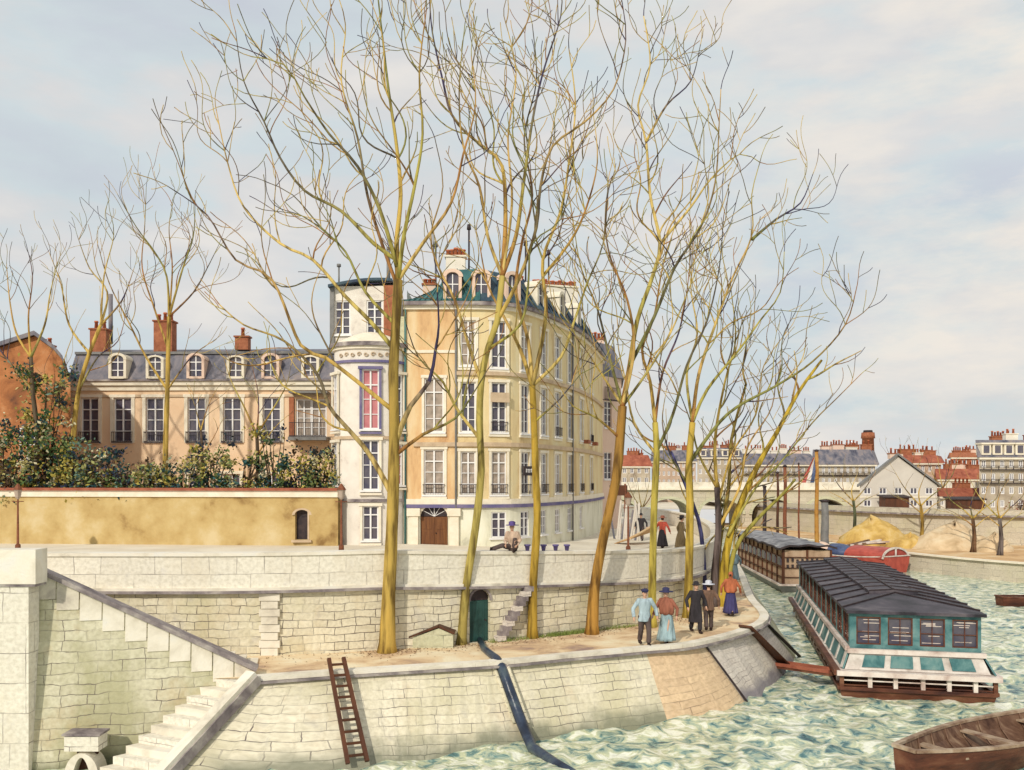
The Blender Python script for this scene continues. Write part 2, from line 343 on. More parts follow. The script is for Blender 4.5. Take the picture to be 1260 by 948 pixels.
t=thing('embankment_wall','long pale upper embankment wall on the far bank behind the sand heaps','wall',v3(Us[12],1.3))
mb=MB(); strip(mb,[v3(p,1.2) for p in Us],[v3(p,4.0) for p in Us]); mb.build('wall_face',M['farw'],t)
mb=MB()
for a,b in zip(Us,Us[1:]): mb.bar(v3(a,4.25),v3(b,4.25),.45,.5)
mb.build('parapet',M['farw'],t)
mb=MB()
for a,b in zip(Us,Us[1:]): mb.bar(v3(a,3.92)+Vector((-.15,-.2,0)),v3(b,3.92)+Vector((-.15,-.2,0)),.5,.14)
mb.build('ledge',M['ledge'],t)
# ---- river
m=bpy.data.materials.new('river_water'); m.use_nodes=True; nt=m.node_tree; N_=nt.nodes; L_=nt.links; b=N_['Principled BSDF']
tc=N_.new('ShaderNodeTexCoord'); mp=N_.new('ShaderNodeMapping'); mp.inputs['Scale'].default_value=(.75,.85,1); mp.inputs['Rotation'].default_value=(0,0,.35); L_.new(tc.outputs['Object'],mp.inputs[0])
n1=N_.new('ShaderNodeTexNoise'); n1.inputs['Scale'].default_value=2.5; n1.inputs['Detail'].default_value=8; n1.inputs['Distortion'].default_value=.7; n1.inputs['Roughness'].default_value=.6; L_.new(mp.outputs[0],n1.inputs[0])
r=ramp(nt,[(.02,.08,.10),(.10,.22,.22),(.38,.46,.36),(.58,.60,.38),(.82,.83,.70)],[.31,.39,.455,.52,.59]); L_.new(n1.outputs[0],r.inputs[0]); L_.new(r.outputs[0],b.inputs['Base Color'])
n2=N_.new('ShaderNodeTexNoise'); n2.inputs['Scale'].default_value=2.4; n2.inputs['Detail'].default_value=6; n2.inputs['Distortion'].default_value=1.2; L_.new(mp.outputs[0],n2.inputs[0])
bp=N_.new('ShaderNodeBump'); bp.inputs['Strength'].default_value=.7; bp.inputs['Distance'].default_value=.12; L_.new(n2.outputs[0],bp.inputs['Height']); L_.new(bp.outputs[0],b.inputs['Normal'])
b.inputs['Roughness'].default_value=.22; b.inputs['Specular IOR Level'].default_value=.5
from mathutils import noise as mn
mb=MB(); nx,ny=380,260
xs=[-26+80*(i/nx) for i in range(nx+1)]; ys=[10+ (115*( (j/ny)**1.7)) for j in range(ny+1)]
vs_=[]
for y in ys:
    for x in xs:
        h=0
        if y<70:
            a=mn.noise(Vector((x*1.0+.3*y,y*1.1,0)))*.20+mn.noise(Vector((x*2.1,y*1.9-.4*x,3)))*.11; h=a*min(1,(70-y)/30)
        vs_.append((x,y,h-.04))
mb.add(vs_,[(j*(nx+1)+i,j*(nx+1)+i+1,(j+1)*(nx+1)+i+1,(j+1)*(nx+1)+i) for j in range(ny) for i in range(nx)],None,True)
mb.quad((-600,-200,-.5),(600,-200,-.5),(600,140,-.5),(-600,140,-.5)); mb.quad((54,10,-.04),(300,10,-.04),(300,125,-.04),(54,125,-.04))
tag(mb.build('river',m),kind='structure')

# ------------------------------------------------------------------ near quay: retaining wall, door, stairs, revetment
RW=thing('retaining_wall','long pale rubble stone retaining wall with parapet between quay and upper road','wall',(-4,27.6,QZ))
def pz(x): return road_z(x)+1.05
# door hole
DX=588; dd=29.3
def wall_u(px):
    acc=0; best=None
    for a,b in zip(Ws,Ws[1:]):
        pa=630+F*a.x/a.y; pb=630+F*b.x/b.y; l=(b-a).length
        if pa<=px<=pb and pb>pa:
            t=(px-pa)/(pb-pa); return acc+t*l, a.lerp(b,t), (b-a).normalized()
        acc+=l
    return acc,Ws[-1],Vector((1,0))
class Path:
    def __init__(s,pts):
        s.p=[Vector(q) for q in pts]; s.u=[0]
        for a,b in zip(s.p,s.p[1:]): s.u.append(s.u[-1]+(b-a).length)
        s.len=s.u[-1]
    def at(s,u):
        u=min(max(u,0),s.len)
        for i in range(len(s.p)-1):
            if u<=s.u[i+1]+1e-9:
                d=s.p[i+1]-s.p[i]; L=max(d.length,1e-9); return s.p[i]+d*((u-s.u[i])/L), d/L
        return s.p[-1],(s.p[-1]-s.p[-2]).normalized()
    def tan(s,u):
        a,_=s.at(max(u-.25,0)); b,_=s.at(min(u+.25,s.len)); return (b-a).normalized()
    def upx(s,px):
        for i in range(len(s.p)-1):
            a,b=s.p[i],s.p[i+1]; pa=630+F*a.x/a.y; pb=630+F*b.x/b.y
            if pa<=px<=pb and pb>pa: return s.u[i]+(px-pa)/(pb-pa)*(s.u[i+1]-s.u[i])
        return s.len
def holed(mb,path,u0,u1,z0,z1,holes,depth=.18,step=.6,zf=None):
    """wall along a path with real openings and reveals; outward side is to the right of travel (towards the camera)"""
    us=set([round(u0,4),round(u1,4)]); zs=set([round(z0,4),round(z1,4)])
    n=max(1,int((u1-u0)/step))
    for i in range(n+1): us.add(round(u0+(u1-u0)*i/n,4))
    for h in holes: us|={round(h[0],4),round(h[1],4)}; zs|={round(h[2],4),round(h[3],4)}
    us=sorted(us); zs=sorted(zs)
    def pt(u,z,off=0):
        p,_=path.at(u); t=path.tan(u); return Vector((p.x-t.y*off,p.y+t.x*off,(zf(u,z) if zf else z)))
    for i in range(len(us)-1):
        for k in range(len(zs)-1):
            cu=(us[i]+us[i+1])/2; cz=(zs[k]+zs[k+1])/2
            if any(h[0]<cu<h[1] and h[2]<cz<h[3] for h in holes): continue
            a,b,c,d=(us[i],zs[k]),(us[i+1],zs[k]),(us[i+1],zs[k+1]),(us[i],zs[k+1])
            mb.add([pt(*a),pt(*b),pt(*c),pt(*d)],[(0,1,2,3)],[[a,b,c,d]])
    for h in holes:
        a,b,c,d=[(h[0],h[2]),(h[1],h[2]),(h[1],h[3]),(h[0],h[3])]
        for e,f in ((a,b),(b,c),(c,d),(d,a)): mb.quad(pt(*e),pt(*f),pt(*f,depth),pt(*e,depth))
WP=Path(Ws)
ud=WP.upx(590.5); hole=(ud-.37,ud+.37,QZ,QZ+1.72)
mb=MB(); holed(mb,WP,0,WP.len,-.5,4.0,[hole],.22,.8,zf=lambda u,z: z if z<3.9 else road_z(WP.at(u)[0].x)-.02)
mb.build('wall_face',M['wall'],RW)
def along(path,z0,z1,off0,off1,step=.5,u0=0,u1=None,zrel=True):
    mb=MB(); u1=path.len if u1 is None else u1; n=max(2,int((u1-u0)/step)); prev=None
    for i in range(n+1):
        u=u0+(u1-u0)*i/n; p,_=path.at(u); t=path.tan(u); nn=Vector((-t.y,t.x)); zz=road_z(p.x) if zrel else 0
        r=[Vector((*(p+nn*o_),zz+z)) for o_,z in ((off0,z0),(off1,z0),(off1,z1),(off0,z1))]
        if prev:
            for k in range(4):
                a,b=prev[k],prev[(k+1)%4]; c,d=r[(k+1)%4],r[k]
                du=(u1-u0)/n; uu=u-du
                if k in(3,1): mb.add([a,d,c,b],[(0,1,2,3)],[[(uu,a.z),(u,d.z),(u,c.z),(uu,b.z)]])
                else: mb.quad(a,d,c,b)
        else: mb.quad(*r)
        prev=r
    mb.quad(*reversed(prev)); return mb
along(WP,.02,1.05,-.04,.38).build('parapet',M['white'],RW)
along(WP,1.05,1.15,-.09,.43).build('coping',M['coping'],RW)
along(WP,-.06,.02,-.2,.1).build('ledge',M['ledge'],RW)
along(WP,.02,.10,-.13,.1).build('upper_moulding',M['coping'],RW)
# quoin pier and buttress strips in the wall
mb=MB(); u=WP.upx(332)
for k in range(8):
    p,_=WP.at(u); wd=.62 if k%2 else .5
    mb.box((p.x,p.y-.02,QZ+.11+k*.235),(wd,.1,.215),rz=.02)
mb.build('quoin_pier',M['coping'],RW)
# door in the wall
def arch_pts(w,h,n=10,rise=None):
    r=w/2; rise=r if rise is None else rise
    pts=[(-r,0),(r,0),(r,h-rise)]
    for i in range(1,n): a=math.pi*i/n; pts.append((r*math.cos(a),h-rise+rise*math.sin(a)))
    pts.append((-r,h-rise)); return pts
p,_=WP.at(ud); t2=WP.tan(ud); T3=Vector((t2.x,t2.y,0)); NIN=Vector((-t2.y,t2.x,0)); base=Vector((p.x,p.y,QZ))
def lp(x,z,dn): return base+T3*x+Vector((0,0,z))+NIN*dn
dr=MB(); dr.prism([lp(-.36,.02,.14),lp(.36,.02,.14),lp(.36,1.34,.14),lp(-.36,1.34,.14)],NIN*.05)
for x in (-.2,0,.2): dr.bar(lp(x-.005,.05,.13),lp(x-.005,1.3,.13),.02,.02)
door=dr.build('door',M['dgreen'],RW)
mb=MB(); mb.ell(lp(.25,.7,.11),.03,.03,.03); mb.build('handle',M['iron'],door)
mb=MB(); mb.prism([lp(-.36,1.36,.15),lp(.36,1.36,.15),lp(.36,1.71,.15),lp(-.36,1.71,.15)],NIN*.04); mb.build('fanlight',M['iron'],RW)
# arched stone surround closing the square head of the hole
ar=arch_pts(.74,1.72,12)
for sgn in(-1,1):
    mb=MB(); pts=[lp(sgn*.37,1.35,.0)]+[lp(sgn*.37*math.cos(math.pi/2*i/8),1.35+.37*math.sin(math.pi/2*i/8),0) for i in range(1,9)]+[lp(0,1.725,0),lp(sgn*.372,1.725,0)]
    pts=[q-NIN*.012 for q in pts]; mb.prism(pts,NIN*.13); mb.build('arch_spandrel',M['wall'],RW)
mb=MB(); prev=None
for i in range(17):
    a=math.pi*i/16; c0=(.36*math.cos(a),1.35+.37*math.sin(a)); c1=(.43*math.cos(a),1.35+.44*math.sin(a))
    r=[lp(*c0,-.05),lp(*c1,-.05),lp(*c1,.02),lp(*c0,.02)]
    if prev:
        for k in range(4): mb.quad(prev[k],r[k],r[(k+1)%4],prev[(k+1)%4])
    prev=r
mb.build('arch_surround',M['ledge'],RW)
# ---- revetment (sloped stone), built as coloured stone panels of one embankment
RV=thing('stone_revetment','sloping cream stone revetment running down from the quay edge to the water','embankment',(0,25,0))
Bs=spl(B,6); Qs=spl(Q,6)
def rv(i0,i1,m,name):
    mb=MB(); strip(mb,[v3(p,-.6)+ (v3(p,0)-v3(q_,0)).normalized()*.3 for p,q_ in zip(Bs[i0:i1+1],Qs[i0:i1+1])],[v3(p,QZ-.02) for p in Qs[i0:i1+1]]); return mb.build(name,m,RV)
rv(0,31,M['revet'],'stone_slope'); rv(31,36,M['peachst'],'warm_stone_slope'); rv(36,42,M['lilac'],'grey_ramp_panel'); rv(42,len(Bs)-1,M['green'],'mossy_slope')
mb=MB()
for a,b_ in zip(Qs,Qs[1:]): mb.bar(v3(a,QZ+.01),v3(b_,QZ+.01),.34,.12)
mb.build('edge_coping',M['coping'],RV)
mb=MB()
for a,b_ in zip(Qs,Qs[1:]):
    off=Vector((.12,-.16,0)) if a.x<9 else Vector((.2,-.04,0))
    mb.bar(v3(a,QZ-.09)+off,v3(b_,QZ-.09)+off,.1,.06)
mb.build('edge_shadow_course',M['ledge'],RV)  # dark bar standing in for the shadow line below the edge coping
for i in (36,42):
    mb=MB(); mb.bar(v3(Qs[i],QZ+.02),v3(Bs[i],-.1),.14,.05); mb.build('panel_joint',M['iron'],RV)
# ---- upper stair down to the quay
ST=thing('stone_staircase','stone stair with sloping balustrade descending from upper road to quay at left','stairs',(-9.5,24,0))
A0=Vector((-12.25,22.7,0)); A1=Vector((-6.95,24.0,0)); dv=(A1-A0).normalized(); nv=Vector((-dv.y,dv.x,0)); LL=(A1-A0).length
def sp(u,z,off=0): return A0+dv*u+nv*off+Vector((0,0,z))
zt=lambda u: lerp(5.02,2.12,u/LL)
mb=MB(); n=16
lo=[sp(LL*i/n,-.7,-.55) for i in range(n+1)]; hi=[sp(LL*i/n,zt(LL*i/n)-.0,0) for i in range(n+1)]
for i in range(n):
    mb.add([lo[i],lo[i+1],hi[i+1],hi[i]],[(0,1,2,3)],[[(LL*i/n,-.7),(LL*(i+1)/n,-.7),(LL*(i+1)/n,hi[i+1].z),(LL*i/n,hi[i].z)]])
    mb.quad(hi[i],hi[i+1],hi[i+1]+nv*.35,hi[i]+nv*.35)
    mb.quad(sp(LL*i/n,1.9,.35),sp(LL*(i+1)/n,1.9,.35),hi[i+1]+nv*.35,hi[i]+nv*.35)
mb.quad(lo[-1],lo[-1]+nv*2.6,hi[-1]+nv*.35,hi[-1])
mb.build('flank_wall',M['flank'],ST)
# stepped white stones
mb=MB(); ns=10
for k in range(ns):
    ua,ub=LL*k/ns,LL*(k+1)/ns; zb=zt(ub)-.50; 
    def ff(u): # flank batter offset at height z
        return 0
    def q_(u,z): return sp(u,z,-.55*(zt(u)-z)/(zt(u)+.7)-.03)
    pts=[q_(ua+.015,zb),q_(ub-.015,zb),q_(ub-.015,zt(ub)-.02),q_(ua+.015,zt(ua)-.02)]
    mb.prism(pts,nv*.1)
mb.build('stepped_string',M['coping'],ST)
mb=MB(); mb.bar(sp(-.05,zt(0)+.05,.1),sp(LL+.05,zt(LL)+.05,.1),.5,.11); mb.build('sloping_coping',M['ledge'],ST)
for k in range(17):
    mb=MB(); u=LL*(k+.5)/17; z=lerp(3.85,QZ+.05,k/16); a=sp(u,z/2+.8,1.3); mb.box(a,(LL/17+.002,1.75,z-1.6),rz=math.atan2(dv.y,dv.x)); mb.build('step',M['coping'],ST)
# top landing behind pillar
mb=MB(); mb.box((-15.75,24.55,1.5),(6.4,3.9,4.8)); mb.build('landing',M['white'],ST)
# ---- pillar at far left
PL=thing('stone_pier','broad pale plain stone pier with projecting cap at far left edge','pier',(-13.5,22.5,0))
mb=MB(); mb.box((-15.85,22.35,2.0),(7.6,.5,5.3)); mb.build('shaft',M['white'],PL)
mb=MB(); mb.box((-15.75,22.33,5.12),(7.8,.56,.86)); mb.build('cap',M['coping'],PL)
mb=MB(); mb.box((-15.75,22.33,4.66),(7.76,.53,.07)); mb.build('cap_moulding',M['ledge'],PL)
# ---- lower water stair
S2=thing('water_stairs','lower stone steps with sloping side coping going down to the water','stairs',(-8.8,22.8,0))
la,lb=Vector((-7.85,24.05,QZ)),Vector((-10.25,21.5,-.15)); ra,rb=Vector((-6.98,23.5,QZ)),Vector((-8.75,20.9,-.15))
n=11
for k in range(n):
    t0,t1=k/n,(k+1)/n+.02; z=lerp(QZ,-.1,t0)-.02
    a,b_,c,d_=[Vector((*v.xy,z)) for v in (la.lerp(lb,t0),ra.lerp(rb,t0),ra.lerp(rb,t1),la.lerp(lb,t1))]
    mb=MB(); mb.prism([a,b_,c,d_],(0,0,-.55)); mb.build('step',M['coping' if k%2 else 'white'],S2)
mb=MB(); mb.bar(ra+Vector((.12,-.05,.14)),rb+Vector((.12,-.05,.14)),.34,.24); mb.build('side_coping',M['coping'],S2)
mb=MB(); mb.bar(ra+Vector((.30,-.1,.02)),rb+Vector((.30,-.1,.02)),.06,.26); mb.build('coping_edge',M['ledge'],S2)
mb=MB(); mb.prism([Vector((*v.xy,-.3)) for v in (A0+nv*-.2,A1+nv*-.1,Vector(Q[0]+(0,)),rb,lb+Vector((-3,-1,0)))],(0,0,.15)); mb.build('foot_slab',M['flank'],S2)
# ---- stone niche / mooring housing lower left
NI=thing('mooring_niche','small stone mooring niche with dark arched hollow and white block cap at bottom left','mooring niche',P(101,948,22.0))
bx_=P(101,955,21.9)
mb=MB(); mb.box((bx_.x,22.1,.77),(.84,.5,.36)); mb.build('cap_block',M['white'],NI)
mb=MB(); mb.box((bx_.x,22.1,.995),(.94,.56,.05)); mb.build('cap_line',M['ledge'],NI)
mb=MB(); ro=[(.46*math.cos(a),.5*math.sin(a)) for a in [math.pi*i/14 for i in range(15)]]
out=[Vector((bx_.x+.42*math.cos(math.pi*i/14),21.85,-.02+.56*math.sin(math.pi*i/14))) for i in range(15)]
inn=[Vector((bx_.x+.23*math.cos(math.pi*i/14)*(1-.25*math.sin(math.pi*i/14)),21.85,-.1+.54*math.sin(math.pi*i/14))) for i in range(15)]
for i in range(14):
    mb.prism([out[i],out[i+1],inn[i+1],inn[i]],(0,.5,0))
mb.build('arched_surround',M['coping'],NI)
mb=MB(); mb.box((bx_.x,22.2,.05),(.5,.1,1.0)); mb.build('hollow',M['dwood'],NI)
# ---- ladder
def onrev(px,py,prd=.0):
    # point where the sight line meets the revetment plane, found numerically between edge and water
    best=None
    for i in range(len(Qs)-1):
        for a in range(0,5):
            q=Qs[i].lerp(Qs[i+1],a/4); b2=Bs[i].lerp(Bs[i+1],a/4)
            for k in range(0,26):
                t=k/25; p=Vector((*q.lerp(b2,t),lerp(QZ,0,t))); s_=F/p.y
                e_=(630+p.x*s_-px)**2+(590+(EYE-p.z)*s_-py)**2
                if best is None or e_<best[0]: best=(e_,p)
    return best[1]+Vector((0,-.06,.06))
LA=thing('ladder','dark wooden ladder lying against the sloping stone revetment','ladder',onrev(420,900))
lt,rt=onrev(407,828)+Vector((0,-.02,.35)),onrev(425,826)+Vector((0,-.02,.35)); l_b,r_b=onrev(426,944),onrev(451,938)
for a,b_ in ((lt,l_b),(rt,r_b)):
    mb=MB(); mb.bar(a,b_,.10,.09); mb.build('rail',M['dwood'],LA)
for k in range(9):
    t=(k+.6)/9.2; mb=MB(); mb.bar(lt.lerp(l_b,t),rt.lerp(r_b,t),.06,.06); mb.build('rung',M['dwood'],LA)
# ---- drain pipe across quay and down revetment
pp=[P(589,780,29.4),P(596,796,27.4),P(611,812,25.9)]
pp=[Vector((p.x,p.y,QZ+.05)) for p in pp]+[onrev(616,824),onrev(628,858),onrev(642,893)]
e0=pp[-1]; pp+=[Vector((*XY(655,24.0),.03)),Vector((*XY(682,22.8),.02)),Vector((*XY(720,21.6),.0))]
mb=MB(); mb.tube(pp,[.10,.11,.13,.14,.15,.16,.15,.13,.08],10)
o=mb.build('drain_pipe',M['navy'],origin=pp[3]); tag(o,'dark blue wet drain pipe crossing the quay and running down the revetment into the water','pipe')
mb=MB()
for s_ in(-1,1):
    mb.tube([p_+Vector((s_*.2,0,-.03)) for p_ in pp[2:6]],.06,6)
o.parent=None
mb.build('kerb',M['revet'],o)
# low gabled stone against the wall
c=P(536,792,27.9)
t=thing('stone_shelter','low gabled stone block against the foot of the retaining wall beside the arched door','stone block',(c.x,28.0,QZ))
mb=MB(); zz=QZ; mb.prism([Vector((c.x-.75,27.85,zz)),Vector((c.x+.55,27.85,zz)),Vector((c.x+.55,27.85,zz+.42)),Vector((c.x+.1,27.85,zz+.62)),Vector((c.x-.75,27.85,zz+.3))],(0,.75,0)); mb.build('block',M['green'],t)
mb=MB(); mb.bar((c.x-.85,28.2,zz+.34),(c.x+.1,28.2,zz+.68),.8,.05); mb.bar((c.x+.1,28.2,zz+.68),(c.x+.6,28.2,zz+.45),.8,.05); mb.build('cap',M['dwood'],t)
# grass at the wall foot
mb=MB()
for i in range(1500):
    px=random.choice([random.uniform(672,725),random.uniform(600,780)]); u=WP.upx(px); p,_=WP.at(u); tt=WP.tan(u); off=random.uniform(.03,.35)
    q_=Vector((p.x+tt.y*off,p.y-tt.x*off,QZ)); h=random.uniform(.05,.16); a=random.uniform(0,6.28)
    mb.add([q_+Vector((math.cos(a)*.012,math.sin(a)*.012,0)),q_-Vector((math.cos(a)*.012,math.sin(a)*.012,0)),q_+Vector((random.uniform(-.05,.05),random.uniform(-.05,.05),h))],[(0,1,2)])
tag(mb.build('grass',mat('grass_blades',[(.14,.2,.04),(.25,.3,.08)],3,.8)),'thin green grass along the foot of the retaining wall','grass',kind='stuff')

mb=MB(); rg=random.Random(3)
for i in range(1400):
    t=rg.random(); px=rg.choice([476,655,728,802,846,567])+rg.gauss(0,26) if rg.random()<.75 else rg.uniform(330,870); u=WP.upx(min(max(px,320),880)); p,_=WP.at(u); tt=WP.tan(u); off=abs(rg.gauss(0,.55))+.05
    q_=Vector((p.x+tt.y*off,p.y-tt.x*off,QZ+.012)); a=rg.uniform(0,6.28); s_=rg.uniform(.015,.045); c_,d_=Vector((math.cos(a)*s_,math.sin(a)*s_,rg.uniform(0,.02))),Vector((-math.sin(a)*s_*.6,math.cos(a)*s_*.6,0))
    mb.add([q_-c_,q_+d_,q_+c_,q_-d_],[(0,1,2,3)])
tag(mb.build('fallen_leaves',mat('dead_leaves',[(.10,.05,.04),(.24,.13,.07),(.34,.22,.1)],9,.9)),'brown fallen leaves scattered round the trees on the quay','leaves',kind='stuff')

# dark steps added in the shape of the slanting tree shadow right of the door
ua,ub=WP.upx(611),WP.upx(648); p,_=WP.at(ua)
t=thing('shadow_steps','narrow grey steps added in the shape of a slanting tree shadow on the retaining wall right of the arched door','steps',(p.x,p.y,QZ))
for k in range(11):
    u=lerp(ua,ub,(k+.5)/11); p,_=WP.at(u); tt=WP.tan(u); z=QZ+.16+k*.155
    mb=MB(); mb.box((p.x+tt.y*.13,p.y-tt.x*.13,z-.05),(.30,.34,.16),rz=math.atan2(tt.y,tt.x)); mb.build('step',M['ledge'] if k%3 else M['lilac'],t)
# ------------------------------------------------------------------ windows (shared meshes, each placed as its own part)
_wc={}
def win_meshes(w,h,style):
    k=(round(w,2),round(h,2),style)
    if k in _wc: return _wc[k]
    mb=MB(); t=.07 if w>.5 else .05; y=.06
    if style=='far':
        mb.box((0,y,h-.04),(w,.08,.1)); mb.box((0,y,.05),(w,.08,.1)); mb.box((0,y,h/2),(.09,.07,h-.2))
        for s in(-1,1): mb.box((s*(w/2-.05),y,h/2),(.1,.08,h-.2))
    else:
        for s in(-1,1): mb.box((s*(w/2-t/2),y,h/2),(t,.09,h))
        mb.box((0,y,h-t/2),(w-2*t,.085,t)); mb.box((0,y,t/2),(w-2*t,.085,t)); mb.box((0,y-.01,h/2),(t*1.15,.085,h-2*t))
        zs=[h*.72] if h<1.6 else [h*.74]
        if style!='plain': 
            for z in zs: mb.box((0,y-.004,z),(w-2*t,.075,t*.9))
            for f in ([.36] if h<1.8 else [.25,.5]):
                for s in(-1,1): mb.box((s*(w/4-.0),y+.005,h*f),(w/2-1.6*t,.05,t*.55))
        mb.box((0,-.05,-.05),(w+.22,.2,.09))
    me=mb.build('window',M['frame']); me1=me.data; bpy.data.objects.remove(me)
    mb=MB(); mb.box((0,y+.045,h/2),(w-.02,.02,h-.02))
    g={'rose':'glassp','curtain':'glassb'}.get(style,'glass'); me=mb.build('pane',M[g]); me2=me.data; bpy.data.objects.remove(me)
    _wc[k]=(me1,me2); return _wc[k]
def place_win(parent,pos,tan,w,h,style='std'):
    a,b=win_meshes(w,h,style)
    o=bpy.data.objects.new('window',a); C.objects.link(o); o.parent=parent; o.location=Vector(pos)-wloc(parent); o.rotation_euler=(0,0,math.atan2(tan[1],tan[0]))
    p=bpy.data.objects.new('pane',b); C.objects.link(p); p.parent=o
    return o
def shutters(parent,pos,tan,w,h,m,open_=True):
    for s in(-1,1):
        mb=MB(); mb.box((s*(w/2+w/4+.02),-.04,h/2),(w/2,.05,h))
        for i in range(int(h/.14)): mb.box((s*(w/2+w/4+.02),-.07,.1+i*.14),(w/2-.1,.02,.05))
        o=mb.build('shutter',m); o.parent=parent; o.location=Vector(pos)-wloc(parent); o.rotation_euler=(0,0,math.atan2(tan[1],tan[0]))
def balcony_rail(parent,pos,tan,w,m=None,h=.85):
    mb=MB(); y=-.14
    mb.box((0,y,h),(w,.04,.04)); mb.box((0,y,.08),(w,.04,.04)); mb.box((0,-.06,.02),(w,.2,.05))
    n=int(w/.11)
    for i in range(n+1): mb.box((-w/2+.02+(w-.04)*i/n,y,h/2),(.02,.02,h))
    o=mb.build('balcony_rail',m or M['iron']); o.parent=parent; o.location=Vector(pos)-wloc(parent); o.rotation_euler=(0,0,math.atan2(tan[1],tan[0]))
def chimney(parent,c,w,d,h,npots,m='cstack',name='chimney',rz=0,ph=.45):
    mb=MB(); mb.box((c[0],c[1],c[2]+h/2),(w,d,h),rz); o=mb.build(name,M[m],parent)
    mb=MB(); mb.box((c[0],c[1],c[2]+h+.04),(w+.14,d+.14,.1),rz); mb.build('cap',M['trim'] if m=='cstack' else M['brick'],o)
    for i in range(npots):
        t=(i+.5)/npots-.5; x=c[0]+math.cos(rz)*t*w; y=c[1]+math.sin(rz)*t*w; z=c[2]+h+.08; hh=ph*random.uniform(.8,1.15)
        mb=MB(); mb.tube([(x,y,z),(x,y,z+hh*.8),(x,y,z+hh*.81),(x,y,z+hh)],[.13,.10,.14,.12],8); mb.build('chimney_pot',M['pot'],o)
    return o
def slab_along(path,u0,u1,z0,z1,out,inn,mt,name,parent,step=.5):
    """moulding following a facade path: out = projection in front of wall"""
    mb=along(path,z0,z1,-out,inn,step,u0,u1,False); return mb.build(name,mt,parent)

# ================================================================== big curved apartment house
AP=Path(spl([(-5.62,46.05),(-4.55,46.0),(-2.9,46.0),(-1.0,46.15),(.38,46.95),(2.0,49.8),(3.9,54.5),(5.5,60.5),(6.9,67.5)],8))
AH=thing('apartment_house','tall ochre and cream apartment house with curved front, teal mansard roof and arched brown door','apartment house',(-1,47,3.6))
uc=AP.upx(561)
holes=[]; wins=[]
def addw(px,z0,z1,w,style='std',wd=None):
    u=AP.upx(px); style='curtain' if style=='std' and random.random()<.35 else style; holes.append((u-w/2,u+w/2,z0,z1)); wins.append((u,z0,z1,w,style))
cols=[(576,.78),(614,.82),(646,.8),(669,.85),(686,.95),(701,1.0),(715,1.05),(727,1.1)]
for i,(px,w) in enumerate(cols):
    addw(px,13.0+(.1 if i else .2),15.55,w,'std' if i<6 else 'curtain')
    addw(px,9.75,12.35,w,'std')
    addw(px,6.5,8.75,w,'curtain' if i in(0,1,4) else 'std')
    if i not in (0,7): addw(px,4.25,5.6,w if i<3 else w*.85,'std')
addw(534,9.75,12.55,1.0,'std'); addw(534,6.5,8.85,1.05,'std')
du=AP.upx(534); holes.append((du-.72,du+.72,3.5,5.95))
d2=AP.upx(714); 
zb=2.9
def part_wall(u0,u1,z0,z1,m,name):
    mb=MB(); hs=[h for h in holes if h[1]>u0-.01 and h[0]<u1+.01 and h[3]>z0 and h[2]<z1]
    holed(mb,AP,u0,u1,z0,z1,hs,.18,.5); return mb.build(name,m,AH)
part_wall(0,uc,6.12,16.3,M['ochre'],'ochre_wall'); part_wall(uc,AP.len,6.12,16.3,M['cream'],'wall'); part_wall(0,AP.len,zb,6.12,M['mint'],'ground_floor_wall')
for u,z0,z1,w,st in wins:
    p,_=AP.at(u); t=AP.tan(u); nn=Vector((-t.y,t.x)); q=Vector((*(p+nn*.04),z0))
    place_win(AH,q,t,w,z1-z0,st)
    mb=MB(); base_=Vector((*p,0))
    # stone surround
for u,z0,z1,w,st in wins:
    if z0>6:
        p,_=AP.at(u); t=AP.tan(u); mb=MB()
        for s in(-1,1): mb.box((s*(w/2+.07),-.025,(z1-z0)/2),(.13,.06,z1-z0+.02))
        mb.box((0,-.03,z1-z0+.08),(w+.36,.09,.15)); mb.box((0,-.02,-.17),(w+.3,.12,.12))
        o=mb.build('window_surround',M['trim']); o.parent=AH; o.location=Vector((*p,z0))-wloc(AH); o.rotation_euler=(0,0,math.atan2(t.y,t.x))
for u,z0,z1,w,st in wins:
    if 9<z0<10 or 6<z0<7:
        p,_=AP.at(u); t=AP.tan(u)
        if 6<z0<7 or random.random()<.4:
            mb=MB(); mb.box((0,-.12,.52),(w+.1,.035,.04)); mb.box((0,-.12,.1),(w+.1,.03,.03))
            for i in range(9): mb.box((-(w)/2+w*i/8,-.12,.3),(.018,.018,.42))
            o=mb.build('window_rail',M['iron']); o.parent=AH; o.location=Vector((*p,z0))-wloc(AH); o.rotation_euler=(0,0,math.atan2(t.y,t.x))
slab_along(AP,0,AP.len,6.0,6.28,.10,.05,M['trim'],'string_course',AH)
slab_along(AP,AP.upx(500.5),AP.len,5.82,5.998,.14,.05,M['bluebd'],'blue_band',AH)
slab_along(AP,uc-2.2,AP.len,9.0,9.22,.12,.05,M['band'],'string_course',AH)
slab_along(AP,uc,AP.len,12.7,12.9,.13,.05,M['band'],'string_course',AH)
slab_along(AP,0,uc,13.85,14.0,.06,.05,M['trim'],'string_course',AH)
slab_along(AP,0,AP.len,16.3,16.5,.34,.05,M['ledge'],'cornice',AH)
slab_along(AP,0,AP.len,16.1,16.3,.15,.05,M['trim'],'cornice_moulding',AH)
for px in(499,561,703): 
    u=AP.upx(px); p,_=AP.at(u); t=AP.tan(u); q=Vector((p.x+t.y*.1,p.y-t.x*.1))
    mb=MB(); mb.tube([(q.x,q.y,3.5),(q.x,q.y,16.25)],.055,8); mb.build('drainpipe',M['zinc'] if px!=499 else M['teal'],AH)
